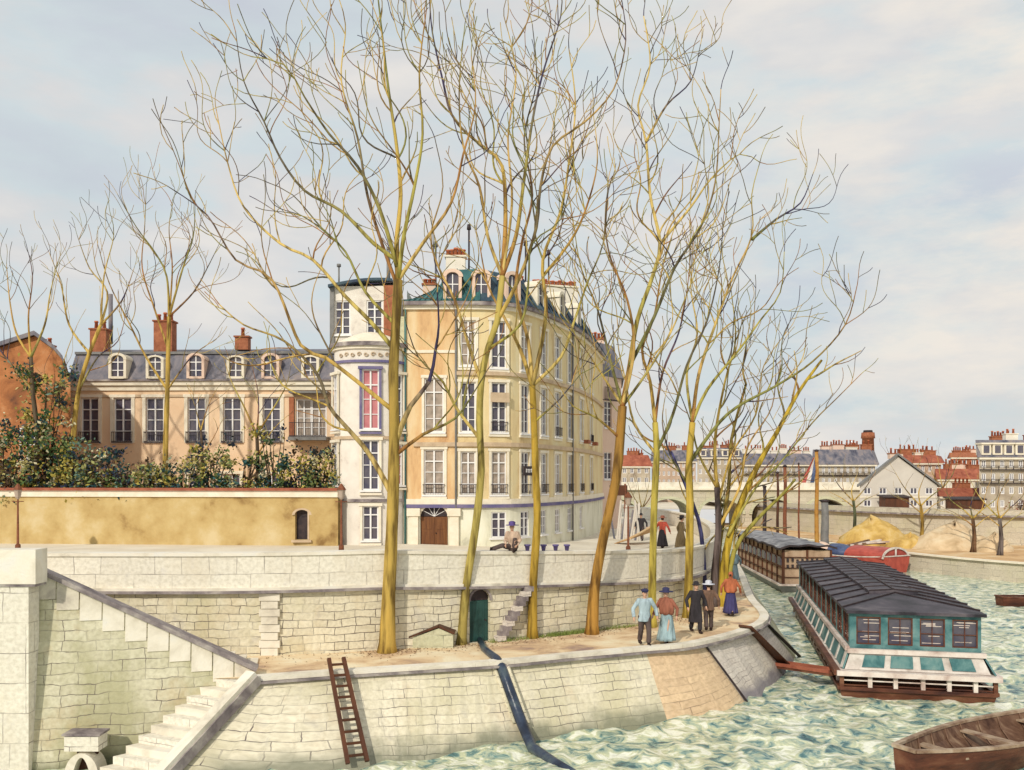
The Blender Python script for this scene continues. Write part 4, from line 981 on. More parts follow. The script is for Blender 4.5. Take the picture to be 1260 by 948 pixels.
# ================================================================== far town
def town(px0,px1,eave,ridge,d,wall,roof,label,cols,floors,kind='hip',base=None,depth=8,chims=2,name='town_house',dormers=0,zb=3.2,railrows=False):
    x0,x1=(px0-630)/F*d,(px1-630)/F*d; ze=EYE+(590-eave)/F*d; zr=EYE+(590-ridge)/F*d
    t=thing(name,label,'building',((x0+x1)/2,d,zb),'houses of the far town')
    w=x1-x0; fh=(ze-zb)/floors; hs=[];ww=min(1.3,w/cols*.5)
    for i in range(cols):
        for k in range(floors):
            u=w*(i+.5)/cols; z0=zb+fh*k+fh*.25; hs.append((u-ww/2,u+ww/2,z0,z0+fh*.55))
    mb=MB(); holed(mb,Path([(x0,d),(x1,d)]),0,w,zb-.3,ze,hs,.15,20)
    SX=(x0+x1)/2/d*depth*.95
    for x in(x0,x1): mb.quad((x,d,zb-.3),(x+SX,d+depth,zb-.3),(x+SX,d+depth,ze),(x,d,ze))
    mb.quad((x0+SX,d+depth,zb-.3),(x1+SX,d+depth,zb-.3),(x1+SX,d+depth,ze),(x0+SX,d+depth,ze))
    if kind=='gable': 
        for y,q in((d,0),(d+depth,SX)): mb.add([(x0+q,y,ze),(x1+q,y,ze),(lerp(x0,x1,.48)+q,y,zr)],[(0,1,2)])
    mb.build('wall',M[wall],t)
    for h in hs: place_win(t,(x0+(h[0]+h[1])/2,d+.04,h[2]),(1,0),ww,fh*.55,'far')
    mb=MB()
    if kind=='hip':
        a=.4; i_=min(1.2,w*.2)
        lo=[Vector((x0-a,d-a,ze)),Vector((x1+a,d-a,ze)),Vector((x1+a+SX,d+depth+a,ze)),Vector((x0-a+SX,d+depth+a,ze))]; hi=[Vector((x0+.2,d+i_,zr)),Vector((x1-.2,d+i_,zr)),Vector((x1-.2+SX,d+depth-i_,zr)),Vector((x0+.2+SX,d+depth-i_,zr))]
        for i in range(4): mb.quad(lo[i],lo[(i+1)%4],hi[(i+1)%4],hi[i])
        mb.quad(*hi)
        mb.build('roof',M[roof],t)
    else:
        xm=lerp(x0,x1,.48)
        for xa,sg in((x0,-1),(x1,1)):
            a=Vector((xa+sg*.35,d-.35,ze-.25)); b=Vector((xm,d-.35,zr+.05)); mb.prism([a,b,b+Vector((0,0,.25)),a+Vector((0,0,.25))],(SX,depth+.7,0))
        mb.build('roof',M[roof],t)
    mb=MB(); mb.box(((x0+x1)/2,d-.1,ze-.12),(w+.3,.5,.22)) if kind=='hip' else mb.box(((x0+x1)/2,d-.03,zb+fh*1.02),(w,.1,.15)); mb.build('cornice',M['trim'],t)
    if railrows:
        for z in (zb+fh*(floors-1),zb+fh*(floors-2)):
            mb=MB(); mb.box(((x0+x1)/2,d-.2,z+.5),(w,.05,.06)); mb.box(((x0+x1)/2,d-.2,z+.1),(w,.3,.1))
            for i in range(int(w/.8)): mb.box((x0+.4+i*.8,d-.2,z+.3),(.06,.05,.4))
            mb.build('balcony',M['iron'],t)
    rr=random.Random(int(px0)); 
    for i in range(chims):
        x=lerp(x0+.8,x1-.8,(i+.5)/chims+rr.uniform(-.1,.1)); hh=rr.uniform(.5,1.1)
        dy_=rr.uniform(1.6,depth-1.6); chimney(t,(x+SX*dy_/depth,d+dy_,zr-.25),rr.uniform(.9,2.0),.7,hh,rr.choice([2,3,4]),rr.choice(['brick','pink','cstack','brick']),ph=.6)
    for i in range(dormers):
        x=lerp(x0,x1,(i+.5)/dormers); zc=(ze+zr)/2
        mb=MB(); mb.box((x,d+.3,zc-.1),(1.0,1.2,(zr-ze)*.62)); mb.box((x,d+.25,zc+(zr-ze)*.27),(1.2,1.4,.16)); o=mb.build('dormer',M['trim'],t)
        mb=MB(); mb.box((x,d-.33,zc-.1),(.6,.05,(zr-ze)*.42)); mb.build('pane',M['glass'],o)
    return t
town(764,800,574,560,150,'townw','redcap','small cream house with red roof far beyond the bridge, farthest left of the town',4,4)
town(802,856,568,554,160,'townp','slate','pale block with dense windows far behind the two tall quay trees',9,5,chims=4)
town(858,912,563,551,140,'townw','slate','cream block with blue slate roof behind the leaning tree clump',7,5,chims=4,dormers=4)
town(914,1000,572,558,132,'townw','slate','long cream block with blue roof, left of the flagpole',11,4,chims=6,railrows=True)
town(1002,1077,572,553,122,'townw','slate','long pale block with blue grey roof and iron balconies just right of the flagpole',10,4,chims=6,railrows=True)
town(1104,1158,570,560,126,'townp','redcap','brown red roofed block rising behind the white gabled house',6,4,chims=5)
t_=town(1058,1153,597,561,99,'pierg','zinc','white gabled house with grey roof edge and few dark windows on the far bank',5,2,'gable',chims=1,zb=3.9,name='gabled_house',depth=6)
t_['group']='houses of the far town'
town(1154,1210,590,577,118,'pink','redcap','low house with long rust red roof right of the white gabled house',6,3,chims=4)
town(1154,1206,611,601,103,'offw','redcap','smallest white cottage with red roof standing nearest the far bank road',5,1,chims=1,zb=3.9,depth=5)
town(1170,1204,563,557,138,'brick','brick','tall brick red block with rows of chimney pots, right part of skyline',3,4,chims=3)
town(1205,1330,563,541,96,'townw','slate','large cream corner building with slate mansard and dormers at right edge',11,4,chims=7,zb=3.9,dormers=9,railrows=True,depth=12)
o=thing('brick_chimney_tower','slender round brick smokestack rising behind the far town','smokestack',P(1068,600,150))
x,y=XY(1068,150); mb=MB(); mb.tube([(x,y,3),(x,y,14.2),(x,y,14.21),(x,y,15.2)],[1.3,.95,1.15,1.05],12); mb.build('shaft',M['brick'],o)
mb=MB(); mb.tube([(x,y,15.2),(x,y,15.6)],[.8,.7],10); mb.build('rim',M['iron'],o)
# small dark sheds and fence along far bank road
for px,d,w,h,l in((1100,97,2.6,1.5,'low dark shed against the foot of the white gabled house'),(1187,96,3.4,1.3,'low dark shed in front of the red roofed cottage')):
    x,y=XY(px,d); t=thing('shed',l,'shed',(x,y,3.9)); mb=MB(); mb.box((x,y,3.9+h/2),(w,1.6,h)); mb.build('wall',M['dwood'],t); mb=MB(); mb.box((x,y,3.95+h),(w+.4,2,.12),rx=.1); mb.build('roof',M['iron'],t)
# ------------------------------------------------------------------ bark and trees
def tint_mat(name,rough=.8,bump=.5):
    m=bpy.data.materials.new(name); m.use_nodes=True; nt=m.node_tree; N=nt.nodes; L=nt.links; b=N['Principled BSDF']
    at=N.new('ShaderNodeVertexColor'); at.layer_name='tint'
    tc=N.new('ShaderNodeTexCoord'); mp=N.new('ShaderNodeMapping'); mp.inputs['Scale'].default_value=(5,5,.7); L.new(tc.outputs['Object'],mp.inputs[0])
    n=N.new('ShaderNodeTexNoise'); n.inputs['Scale'].default_value=1.1; n.inputs['Detail'].default_value=6; L.new(mp.outputs[0],n.inputs[0])
    r=ramp(nt,[(.22,.17,.16),(.62,.58,.50),(1.0,.97,.9),(1.2,1.12,1.0)],[.34,.44,.53,.66]); L.new(n.outputs[0],r.inputs[0])
    x=N.new('ShaderNodeMix'); x.data_type='RGBA'; x.blend_type='MULTIPLY'; x.inputs[0].default_value=.9; L.new(at.outputs[0],x.inputs[6]); L.new(r.outputs[0],x.inputs[7]); L.new(x.outputs[2],b.inputs['Base Color'])
    b.inputs['Roughness'].default_value=rough; b.inputs['Specular IOR Level'].default_value=.25
    bp=N.new('ShaderNodeBump'); bp.inputs['Strength'].default_value=1.0; bp.inputs['Distance'].default_value=.05; L.new(n.outputs[0],bp.inputs['Height']); L.new(bp.outputs[0],b.inputs['Normal'])
    return m
M['bark']=tint_mat('bark')
PAL=[(.54,.38,.10),(.60,.45,.16),(.40,.35,.09),(.22,.22,.07),(.34,.16,.05),(.05,.04,.10),(.52,.34,.12),(.12,.10,.07)]
def smooth_pts(pts,step=.45):
    p=[Vector(q) for q in pts]; out=[]
    for i in range(len(p)-1):
        a=p[max(i-1,0)];b=p[i];c=p[i+1];d=p[min(i+2,len(p)-1)]; n=max(1,int((c-b).length/step))
        for k in range(n):
            t=k/n; out.append(.5*((2*b)+(c-a)*t+(2*a-5*b+4*c-d)*t*t+(3*b-a-3*c+d)*t**3))
    return out+[p[-1]]
def grow(mb,rg,p,dr,L_,r,level,sides=4,dens=1.0):
    n=max(5,int(L_/.25)); pts=[p.copy()]; d=dr.normalized(); st=L_/n; w1=rg.uniform(0,6); am=rg.uniform(.08,.27); cv=rg.uniform(-.05,.05); wf=rg.uniform(.4,.75)
    for i in range(n):
        perp=Vector((d.z,0,-d.x))
        d=(d+Vector((0,0,.105))+perp*(am*math.sin(w1+i*wf)+cv)+Vector((rg.uniform(-.04,.04),rg.uniform(-.06,.06),0))).normalized()
        pts.append(pts[-1]+d*st)
    col=rg.choice(PAL); rad=[max(.012,r*(1-.66*i/n)) for i in range(n+1)]
    mb.tube(pts,rad,sides,cap=False,cols=[col,rg.choice(PAL)])
    if level>0:
        k=int(L_*dens*(.72 if level>1 else .5)+rg.random())
        for j in range(k):
            t=rg.uniform(.2,.85); i=int(t*n); base=pts[i]; dd=(pts[min(i+1,n)]-pts[max(i-1,0)]).normalized()
            a=rg.uniform(.35,.9)*rg.choice([-1,1]); ax=Vector((rg.uniform(-.5,.5),1,rg.uniform(-.2,.2))).normalized()
            grow(mb,rg,base,Matrix.Rotation(a,3,ax)@dd,L_*rg.uniform(.35,.62),rad[i]*.62,level-1,3 if level<2 else 4,dens)
def tree(name,label,base_z,d0,trunk,tr,limbs,cat='tree',group=None,dens=1.0,L0=3.0,drift=2.0,seed=0,trunk_cols=None,lev=2,extra_trunks=()):
    rg=random.Random(seed); px,py=trunk[0]; x,y=XY(px,d0); t=thing(name,label,cat,(x,y,base_z),group)
    def fix(q):
        v=P(q[0],q[1],d0); return v
    pts=[fix(q) for q in trunk]; pts[0]=Vector((x,y,base_z-.15)); sp_=smooth_pts(pts,.5); n=len(sp_)
    mb=MB(); r0,r1=tr
    r0*=.78; r1*=.8
    rad=[lerp(r0,r1,(i/(n-1))**.8)*(1+.55*math.exp(-i*1.1))*(1+rg.uniform(-.05,.05)) for i in range(n)]
    c0=trunk_cols or (.46,.32,.08); mb.tube(sp_,rad,14,cap=True,cols=[tuple(v*m_ for v in c0) for m_ in [rg.uniform(.65,1.2) for _ in range(max(3,n//4))]]); mb.build('trunk',M['bark'],t)
    for (tk,ra,cc_) in extra_trunks:
        mb=MB(); pp_=[fix(q) for q in tk]; pp_[0].z=base_z-.15; s2=smooth_pts(pp_,.5); k=len(s2); off=rg.uniform(-.5,.5)
        s2=[q+Vector((0,off*(i/k)*2,0)) for i,q in enumerate(s2)]
        ra*=.74; mb.tube(s2,[lerp(ra,.05,(i/(k-1))) for i in range(k)],9,(*cc_,1)); mt=mb
        for i in range(int(k*.35),k):
            for _ in range(1):
                if rg.random()<.5*dens: dd=(s2[min(i+1,k-1)]-s2[i-1]).normalized(); a=rg.uniform(.3,.8)*rg.choice([-1,1]); grow(mt,rg,s2[i],Matrix.Rotation(a,3,Vector((rg.uniform(-.4,.4),1,0)).normalized())@dd,L0*rg.uniform(.5,1),.05,lev,4,dens)
        mt.build('stem',M['bark'],t)
    for (rpx,lp_) in limbs:
        k=len(lp_); dr=rg.uniform(-drift,drift); pl=[P(q[0],q[1],d0+dr*(i/(k-1))) for i,q in enumerate(lp_)]; ls=smooth_pts(pl,.35); m_=len(ls)
        r=rpx*d0/F*(.60 if px<700 else .52); rad=[max(.014,r*(1-.82*(i/(m_-1))**.8)) for i in range(m_)]
        mb=MB(); col=rg.choice(PAL[:5]+[PAL[0],PAL[1]]); a0=0
        # colour changes along limb, picked at random from the bark palette
        kc=max(2,m_//9); mb.tube(ls,rad,8,cols=[col]+[rg.choice(PAL) for _ in range(kc)])
        seg=max(6,m_//4)
        for s_ in range(0,m_-1,seg):
            e_=min(s_+seg+1,m_); 
            if False: mb.tube(ls[s_:e_],rad[s_:e_],7,(*col,1),cap=(s_==0 or e_==m_))
            col=rg.choice(PAL) if rg.random()<.55 else col
        tw=mb
        Ltot=sum((b-a).length for a,b in zip(ls,ls[1:])); nk=int(Ltot*1.02*dens)
        for j in range(nk):
            tt=rg.uniform(.18,.97)**.8; i=min(m_-2,max(1,int(tt*(m_-1)))); dd=(ls[i+1]-ls[i-1]).normalized(); a=rg.uniform(.3,.85)*rg.choice([-1,1]); ax=Vector((rg.uniform(-.45,.45),1,rg.uniform(-.2,.2))).normalized()
            grow(tw,rg,ls[i],Matrix.Rotation(a,3,ax)@dd,L0*rg.uniform(.55,1.7)*(1-.35*tt),max(.018,rad[i]*.58),lev,4,dens*.75)
        grow(tw,rg,ls[-1],(ls[-1]-ls[-2]),L0*.4,rad[-1],1,4,dens)
        mb.build('limb',M['bark'],t)
    return t
TG='bare trees along the quay wall'
tree('bare_tree','thick yellow barked bare tree, leftmost on the quay, with widest crown',QZ,27.2,[(476,800),(478,740),(481,680),(484,600),(485,520),(484,460),(487,400),(490,345)],(.29,.17),[
 (6,[(490,345),(488,300),(493,240),(488,180),(478,110),(470,40),(462,-30)]),
 (5,[(490,345),(497,290),(510,230),(520,165),(516,90),(525,10)]),
 (5,[(489,330),(468,260),(440,205),(405,165),(375,120),(350,80),(310,70)]),
 (5,[(485,430),(455,395),(425,365),(385,320),(345,300),(300,255),(280,200),(265,130)]),
 (5,[(483,505),(440,470),(400,440),(370,425),(335,345),(290,320),(255,265),(215,235)]),
 (6.5,[(483,610),(455,560),(430,530),(405,500),(390,460),(350,420),(300,400),(270,375)]),
 (7,[(486,545),(505,500),(528,470),(536,430),(540,400),(538,360)]),
 (4.5,[(487,560),(520,535),(560,515),(585,480),(600,455)]),
 (4.5,[(488,320),(460,300),(420,260),(375,235),(345,195),(325,150),(300,100),(290,40)]),
 (4.5,[(490,345),(520,300),(555,250),(570,190),(585,130),(580,70)]),
 (4,[(487,400),(450,360),(425,310),(395,280),(360,240),(330,225)]),
 (4,[(488,350),(470,300),(452,240),(440,170),(420,100),(425,30),(410,-20)])],group=TG,seed=11,dens=.95)
tree('bare_tree','olive green bare tree standing just left of the arched wall door',QZ,28.5,[(567,788),(574,720),(585,650),(592,580),(590,520),(592,470),(600,430),(612,395),(618,340)],(.19,.12),[
 (5.5,[(618,340),(622,270),(618,205),(600,185),(575,165),(555,140),(545,100),(532,40),(528,-10)]),
 (5,[(618,340),(635,290),(645,220),(655,150),(668,90),(690,20),(690,-20)]),
 (4,[(592,470),(575,420),(560,370),(540,330),(530,290),(545,230),(535,170)]),
 (4,[(590,540),(560,500),(545,470),(515,440),(500,400)]),
 (4.5,[(612,395),(640,340),(660,280),(665,230),(680,180),(720,150),(755,110),(770,50),(765,0)]),
 (3.5,[(600,430),(640,400),(650,350),(655,300),(690,270),(705,210)]),
 (4,[(618,340),(600,290),(590,230),(570,180),(565,110),(572,30)]),
 (3.5,[(618,340),(630,250),(625,170),(635,90),(620,20)])],group=TG,seed=22,trunk_cols=(.38,.31,.09))
tree('bare_tree','slim golden bare tree just right of the arched wall door',QZ,29.6,[(655,780),(656,720),(661,640),(659,580),(657,520),(655,475)],(.19,.13),[
 (5,[(655,475),(640,430),(620,390),(600,350),(590,300)]),
 (5,[(655,475),(665,430),(672,380),(668,320),(690,260),(700,200),(708,130),(700,60)]),
 (4,[(655,475),(690,440),(705,400),(722,350),(742,300),(748,240)]),
 (3,[(657,520),(690,490),(715,460),(735,450)]),
 (4.5,[(655,475),(650,420),(635,360),(642,300),(655,240),(645,170),(660,100),(655,30)]),
 (3.5,[(668,340),(700,300),(720,260),(735,200),(730,140)])],group=TG,seed=33,trunk_cols=(.48,.32,.05))
tree('bare_tree','leaning orange based bare tree in front of the apartment house right corner',QZ,30.4,[(728,776),(732,720),(745,650),(758,590),(763,540),(766,500)],(.24,.19),[
 (7,[(766,500),(775,450),(784,395),(803,340),(812,300),(800,240),(795,175),(785,130),(800,80),(792,20)]),
 (4.5,[(766,500),(750,440),(735,380),(715,330),(705,270)]),
 (4,[(763,540),(735,515),(705,500),(690,478)]),
 (5,[(766,500),(780,430),(772,370),(752,320),(745,280),(748,230)]),
 (5,[(775,450),(805,390),(830,330),(862,280),(880,225),(885,150),(887,110)]),
 (4,[(766,500),(795,460),(825,410),(850,350),(870,300)]),
 (4,[(812,300),(850,255),(875,220),(910,190),(935,200)]),
 (3.5,[(795,175),(820,130),(850,100),(862,55)]),
 (3.5,[(766,500),(740,460),(720,430),(700,405)])],group=TG,seed=44,trunk_cols=(.40,.22,.05))
tree('bare_tree','straight lime yellow bare tree behind the man in blue smock',QZ,31.8,[(802,768),(803,700),(805,620),(808,560),(806,520)],(.19,.13),[
 (5,[(806,520),(800,470),(790,430),(805,390),(815,330),(830,280)]),
 (4.5,[(806,560),(828,510),(845,450),(870,395),(885,330),(890,270)]),
 (4,[(808,560),(780,520),(770,470),(760,420),(765,380)]),
 (4,[(806,520),(815,460),(835,410),(845,360),(850,310)])],group=TG,seed=55,trunk_cols=(.46,.38,.08))
tree('bare_tree','yellow barked bare tree behind the couple in dark coats',QZ,34.0,[(846,755),(848,690),(849,620),(848,570),(852,520)],(.22,.15),[
 (5,[(852,520),(860,460),(880,400),(900,345),(925,290),(925,240),(935,200)]),
 (4.5,[(852,520),(870,480),(910,430),(935,395),(960,360),(965,310)]),
 (5,[(848,570),(895,510),(955,475),(1000,445),(1040,400),(1055,350)]),
 (4,[(925,295),(955,270),(985,250),(1000,215)]),
 (4,[(852,520),(845,460),(858,410),(850,350),(862,290)]),
 (3.5,[(849,600),(825,560),(815,520),(820,480)])],group=TG,seed=66,trunk_cols=(.48,.35,.07))
tree('tree_clump','many stemmed dark and yellow bare tree clump beside the bend of the quay',QZ,37.0,[(877,742),(880,700),(884,650),(882,600)],(.22,.14),[
 (5,[(882,600),(880,540),(892,470),(905,420),(900,360)]),
 (4,[(884,650),(910,600),(920,550),(950,500),(955,440)]),
 (4,[(882,600),(860,560),(850,520),(835,480)]),
 (4,[(895,660),(930,600),(960,570),(1000,520),(1030,490),(1060,460)]),
 (3.5,[(884,620),(900,560),(930,510),(940,450),(975,400)])],group=TG,seed=77,trunk_cols=(.13,.10,.10),
 extra_trunks=[([(888,742),(895,680),(912,625),(935,575),(962,530),(990,480),(1020,440)],.26,(.46,.33,.04)),([(868,740),(867,680),(862,640),(848,600),(830,555)],.16,(.07,.07,.20)),([(893,742),(905,680),(935,640),(965,612),(985,590)],.17,(.30,.27,.06)),([(884,742),(886,680),(900,600),(905,540),(925,470)],.15,(.24,.18,.05))],dens=1.0,L0=2.6)  # blue stem: a shadowed trunk, its shade put into the bark colour
# garden trees at left
GG='bare trees in the walled garden'
tree('garden_tree','slender yellow bare tree in the garden before the middle of the long house',6.3,48.5,[(203,600),(204,540),(206,480),(207,430),(208,390)],(.2,.14),[
 (3,[(208,390),(205,340),(190,310),(168,280),(145,240)]),(3,[(208,390),(225,330),(238,290),(240,240)]),(3,[(206,480),(180,440),(160,400),(135,350),(120,300)]),(2.6,[(208,390),(238,360),(255,330),(270,300)]),
 (2.6,[(207,430),(190,380),(175,330),(178,280),(180,230)]),(2.5,[(206,480),(235,440),(262,420)]),(2.5,[(208,390),(212,330),(208,280),(215,240)])],cat='tree',group=GG,seed=88,L0=3.0,drift=2,dens=.8)
tree('garden_tree','knotty bare tree in the garden at the corner of the orange brick house',6.3,47.8,[(85,600),(90,540),(97,480),(110,435),(124,400)],(.2,.12),[
 (3,[(124,400),(132,360),(110,330),(95,290)]),(3,[(110,435),(85,400),(75,350),(60,310)]),(2.8,[(124,400),(150,370),(165,330)]),(2.6,[(97,480),(120,440),(145,420),(155,385)]),(2.6,[(124,400),(128,340),(140,290),(135,260)])],group=GG,seed=99,L0=2.6,dens=.8)
tree('garden_tree','dark twisted bare tree in front of the orange brick gable, nearest the left edge',6.3,47.2,[(42,600),(46,540),(40,480),(38,440)],(.2,.13),[
 (3,[(38,440),(20,410),(12,370),(8,325)]),(3,[(38,440),(55,400),(62,360),(72,320)]),(2.8,[(40,480),(15,450),(-5,420),(-15,370)]),(2.6,[(46,540),(70,490),(80,440),(95,400)]),(2.6,[(38,440),(35,390),(40,340),(32,300)])],group=GG,seed=101,L0=2.6,dens=.8,trunk_cols=(.12,.09,.06))
tree('garden_tree','small dark forked bare tree in the garden near the bay house',6.3,47.5,[(318,602),(317,560),(316,535)],(.15,.11),[
 (2.6,[(316,535),(300,500),(285,470),(275,440)]),(2.6,[(316,535),(335,505),(352,475),(358,450)]),(2.2,[(317,560),(335,530),(350,515)]),(2.2,[(316,535),(318,490),(310,450)])],group=GG,seed=102,L0=1.6,dens=.7,trunk_cols=(.10,.07,.05))
tree('garden_tree','thinnest low dark bare tree between the yellow barked and forked garden trees',6.3,47.0,[(248,600),(249,560),(247,530)],(.10,.07),[
 (1.8,[(247,530),(240,500),(232,480)]),(1.8,[(247,530),(256,500),(266,480)]),(1.6,[(249,560),(262,540),(272,520)])],group=GG,seed=103,L0=1.3,dens=.7,trunk_cols=(.10,.07,.05))
# far bank trees
FG='bare trees on the far bank'
for (px,py,d,top,lab,cl,sd) in ((1133,668,83,585,'golden trunked bare tree on the far bank in front of the white gabled house',(.34,.22,.05),1),(1197,685,73,600,'thin brown bare tree on the far bank, second from the right',(.16,.09,.05),2),(1230,690,70,595,'stout grey bare tree on the far bank nearest the right edge',(.14,.12,.12),3),(1050,655,86,585,'yellow green bushy bare tree on the far bank right of the flagpole',(.12,.14,.08),4)):
    mid=(py+top*1.2)/2.2; h=py-top; rr=random.Random(sd)
    lm=[(2.2,[(px,mid),(px+s_*h*.12,mid-h*.12),(px+s_*h*(.25+.1*rr.random()),mid-h*.3),(px+s_*h*.38,mid-h*.5)]) for s_ in(-1,1)]+[(2.2,[(px,mid),(px-h*.03,mid-h*.2),(px+h*.06,mid-h*.45)]),(1.8,[(px,mid+h*.15),(px+h*.2,mid-h*.02),(px+h*.42,mid-h*.12)]),(1.8,[(px,mid+h*.1),(px-h*.2,mid-.05*h),(px-h*.4,mid-h*.15)])]
    tree('far_bank_tree',lab,1.3 ,d,[(px,py),(px+2,(py+mid)/2),(px,mid)],(.24,.16),lm,group=FG,seed=200+sd,L0=2.6,dens=.5,drift=1,trunk_cols=cl,lev=1)
for (px,py,d,top,lab,sd) in ((1115,628,104,545,'tall wispy bare tree behind the white gabled house roof',5),(1160,628,108,560,'faint bare tree right of the white gabled house',6),(940,628,118,575,'bare bushy tree on the far road left of the tall poles',7),(790,650,88,590,'dark small bare tree beyond the walkers on the upper road',8)):
    h=py-top; lm=[(1.6,[(px,py-h*.4),(px+s_*h*.15,py-h*.6),(px+s_*h*.3,py-h*.95)]) for s_ in(-1,-.3,.5,1)]
    tree('bare_tree',lab,3.4,d,[(px,py),(px,py-h*.4)],(.2,.14),lm,group='small far bare trees',seed=300+sd,L0=2.6,dens=.35,drift=1,trunk_cols=(.16,.12,.07),lev=1)
# ------------------------------------------------------------------ garden shrubs
def leafmat():
    m=bpy.data.materials.new('shrub_leaf'); m.use_nodes=True; nt=m.node_tree; b=nt.nodes['Principled BSDF']; at=nt.nodes.new('ShaderNodeVertexColor'); at.layer_name='tint'; nt.links.new(at.outputs[0],b.inputs['Base Color']); b.inputs['Roughness'].default_value=.55; b.inputs['Specular IOR Level'].default_value=.3
    return m
M['leaf']=leafmat()
LC=[(.02,.06,.06),(.03,.10,.10),(.04,.09,.03),(.08,.14,.04),(.34,.28,.05),(.42,.36,.14),(.02,.03,.06),(.12,.20,.15),(.015,.025,.03),(.30,.30,.10),(.07,.04,.02),(.40,.33,.07),(.16,.20,.06),(.50,.45,.28)]
def shrub(px,py_top,wpx,d,label,seed,n=420,pal=LC,z0=6.3,cat='shrub',name='garden_shrub'):
    rg=random.Random(seed); x,y=XY(px,d); zt_=EYE+(590-py_top)/F*d; w=wpx/F*d/2; H=zt_-z0
    t=thing(name,label,cat,(x,y,z0),'shrubs behind the yellow garden wall')
    mb=MB()
    for i in range(7):
        a=rg.uniform(-.5,.5); mb.tube([(x+a*w*.3,y,z0-.1),(x+a*w,y+rg.uniform(-.3,.3),z0+H*.45),(x+a*w*1.6,y+rg.uniform(-.5,.5),z0+H*rg.uniform(.7,.98))],[.05,.035,.012],5,(.08,.05,.03,1))
    mb.build('stems',M['bark'],t)
    mb=MB(); cl=[(Vector((x+rg.uniform(-1,1)*w,y+rg.uniform(-.7,.7),z0+H*rg.random()**1.9)),rg.uniform(.22,.5),rg.choice(pal)) for _ in range(max(8,int(n/36)))]
    for i in range(n):
        c,r,col=rg.choice(cl); q=c+Vector((rg.gauss(0,.6),rg.gauss(0,.6),rg.gauss(0,.55)))*r
        if rg.random()<.25: col=rg.choice(pal)
        s_=rg.uniform(.05,.15); u=Vector((rg.uniform(-1,1),rg.uniform(-1,1),rg.uniform(-1,1))).normalized(); v=u.orthogonal().normalized()
        mb.add([q-u*s_,q+v*s_*.55,q+u*s_,q-v*s_*.55],[(0,1,2,3)],None,False,(*col,1))
    mb.build('foliage',M['leaf'],t); return t
SH=[(12,520,60,46.9,'tall dark ivy covered shrub in front of the orange brick gable at the left edge',900),(55,455,55,47.6,'tallest leafy dark shrub climbing before the orange brick gable',1000),(88,545,50,46.9,'dark green shrub under the knotty garden tree',600),(122,555,46,46.8,'teal and yellow shrub below the first window of the long house',500),(158,560,44,46.9,'dark blue green shrub below the second window of the long house',480),(190,575,40,46.7,'low yellow flecked shrub left of the yellow garden tree',380),(226,572,40,46.8,'low teal shrub right of the yellow garden tree',380),(262,545,46,46.9,'olive shrub with yellow leaves beside the thinnest garden tree',520),(300,555,44,46.8,'loose yellow and dark shrub left of the forked garden tree',480),(338,530,46,46.9,'tall loose green shrub right of the forked garden tree',520),(368,565,40,46.5,'bright teal shrub below the balcony of the long house',480),(394,555,34,46.0,'dark navy shrub tight against the white bay house',560)]
for i,(a,b_,c,d,l,n) in enumerate(SH): shrub(a,b_,c*1.2,d,l,400+i,int(n*(4.2 if i<2 else 3.2)))
# rusty bush on far bank right edge
shrub(1256,618,26,92,'reddish brown bush on the far bank road at right edge',500,400,[(.14,.03,.02),(.22,.06,.03),(.08,.03,.02)],3.9,'bush','red_bush')
# ------------------------------------------------------------------ boats
M['hull']=mat('brown_hull',[(.035,.012,.010),(.12,.04,.022),(.22,.10,.055)],1.2,.5,.4,10,6,(.5,1,2))
M['tealp']=mat('teal_paint',[(.02,.07,.08),(.05,.15,.16),(.12,.24,.24),(.2,.3,.28)],1.6,.5,.3,8)
M['rail']=mat('weathered_rail',[(.40,.28,.24),(.66,.56,.50),(.80,.74,.68)],1.4,.7,.3,8)
M['tarroof']=mat('tar_roof',[(.02,.018,.024),(.06,.05,.065),(.14,.12,.13)],.9,.55,.3,8,poss=[.35,.55,.72])
M['oldrail']=mat('worn_gunwale',[(.14,.07,.05),(.34,.24,.16),(.5,.4,.3)],2,.7,.4,8)
M['plank']=mat('weathered_planks',[(.30,.19,.12),(.48,.33,.22),(.58,.42,.3)],1.5,.8,.4,10,6,(1,1,.3))
M['redp']=mat('red_paint',[(.30,.05,.04),(.5,.1,.07)],2,.5,.2)
M['bluep']=mat('blue_paint',[(.03,.05,.12),(.09,.12,.23)],2,.5,.2)
M['whitep']=mat('white_paint',[(.40,.34,.30),(.62,.56,.51),(.74,.70,.66)],2,.5,.2)
M['tarp']=mat('grey_tarpaulin',[(.07,.07,.08),(.22,.22,.24),(.42,.42,.42)],1.4,.8,.5,5)
M['inner']=mat('boat_planks',[(.05,.022,.015),(.15,.08,.05),(.30,.20,.13)],2,.6,.4,8,6,(.4,3,1))
BO=Vector((11.1,30.0)); BD=Vector((4.4,19.5)).normalized(); BRt=Vector((BD.y,-BD.x)); BL=19.0; BW=4.85
def bpt(u,v,z): p=BO+BD*u+BRt*v; return Vector((p.x,p.y,z))     # u along the boat, v across
FB=thing('wash_boat','long teal and brown floating wash house boat with dark tarred roof moored at the quay','houseboat',bpt(BL/2,BW/2,0))
mb=MB()
hullp=[(0,.0),(0,BW),(BL,BW),(BL,0)]
lo=[bpt(.2,.15,-.4),bpt(.2,BW-.15,-.4),bpt(BL-.3,BW-.5,-.4),bpt(BL-.3,.5,-.4)]; hi=[bpt(0,0,.22),bpt(0,BW,.22),bpt(BL,BW-.2,.22),bpt(BL,.2,.22)]
for i in range(4): mb.quad(lo[i],lo[(i+1)%4],hi[(i+1)%4],hi[i])
mb.quad(*hi); mb.build('hull',M['hull'],FB)
mb=MB(); 
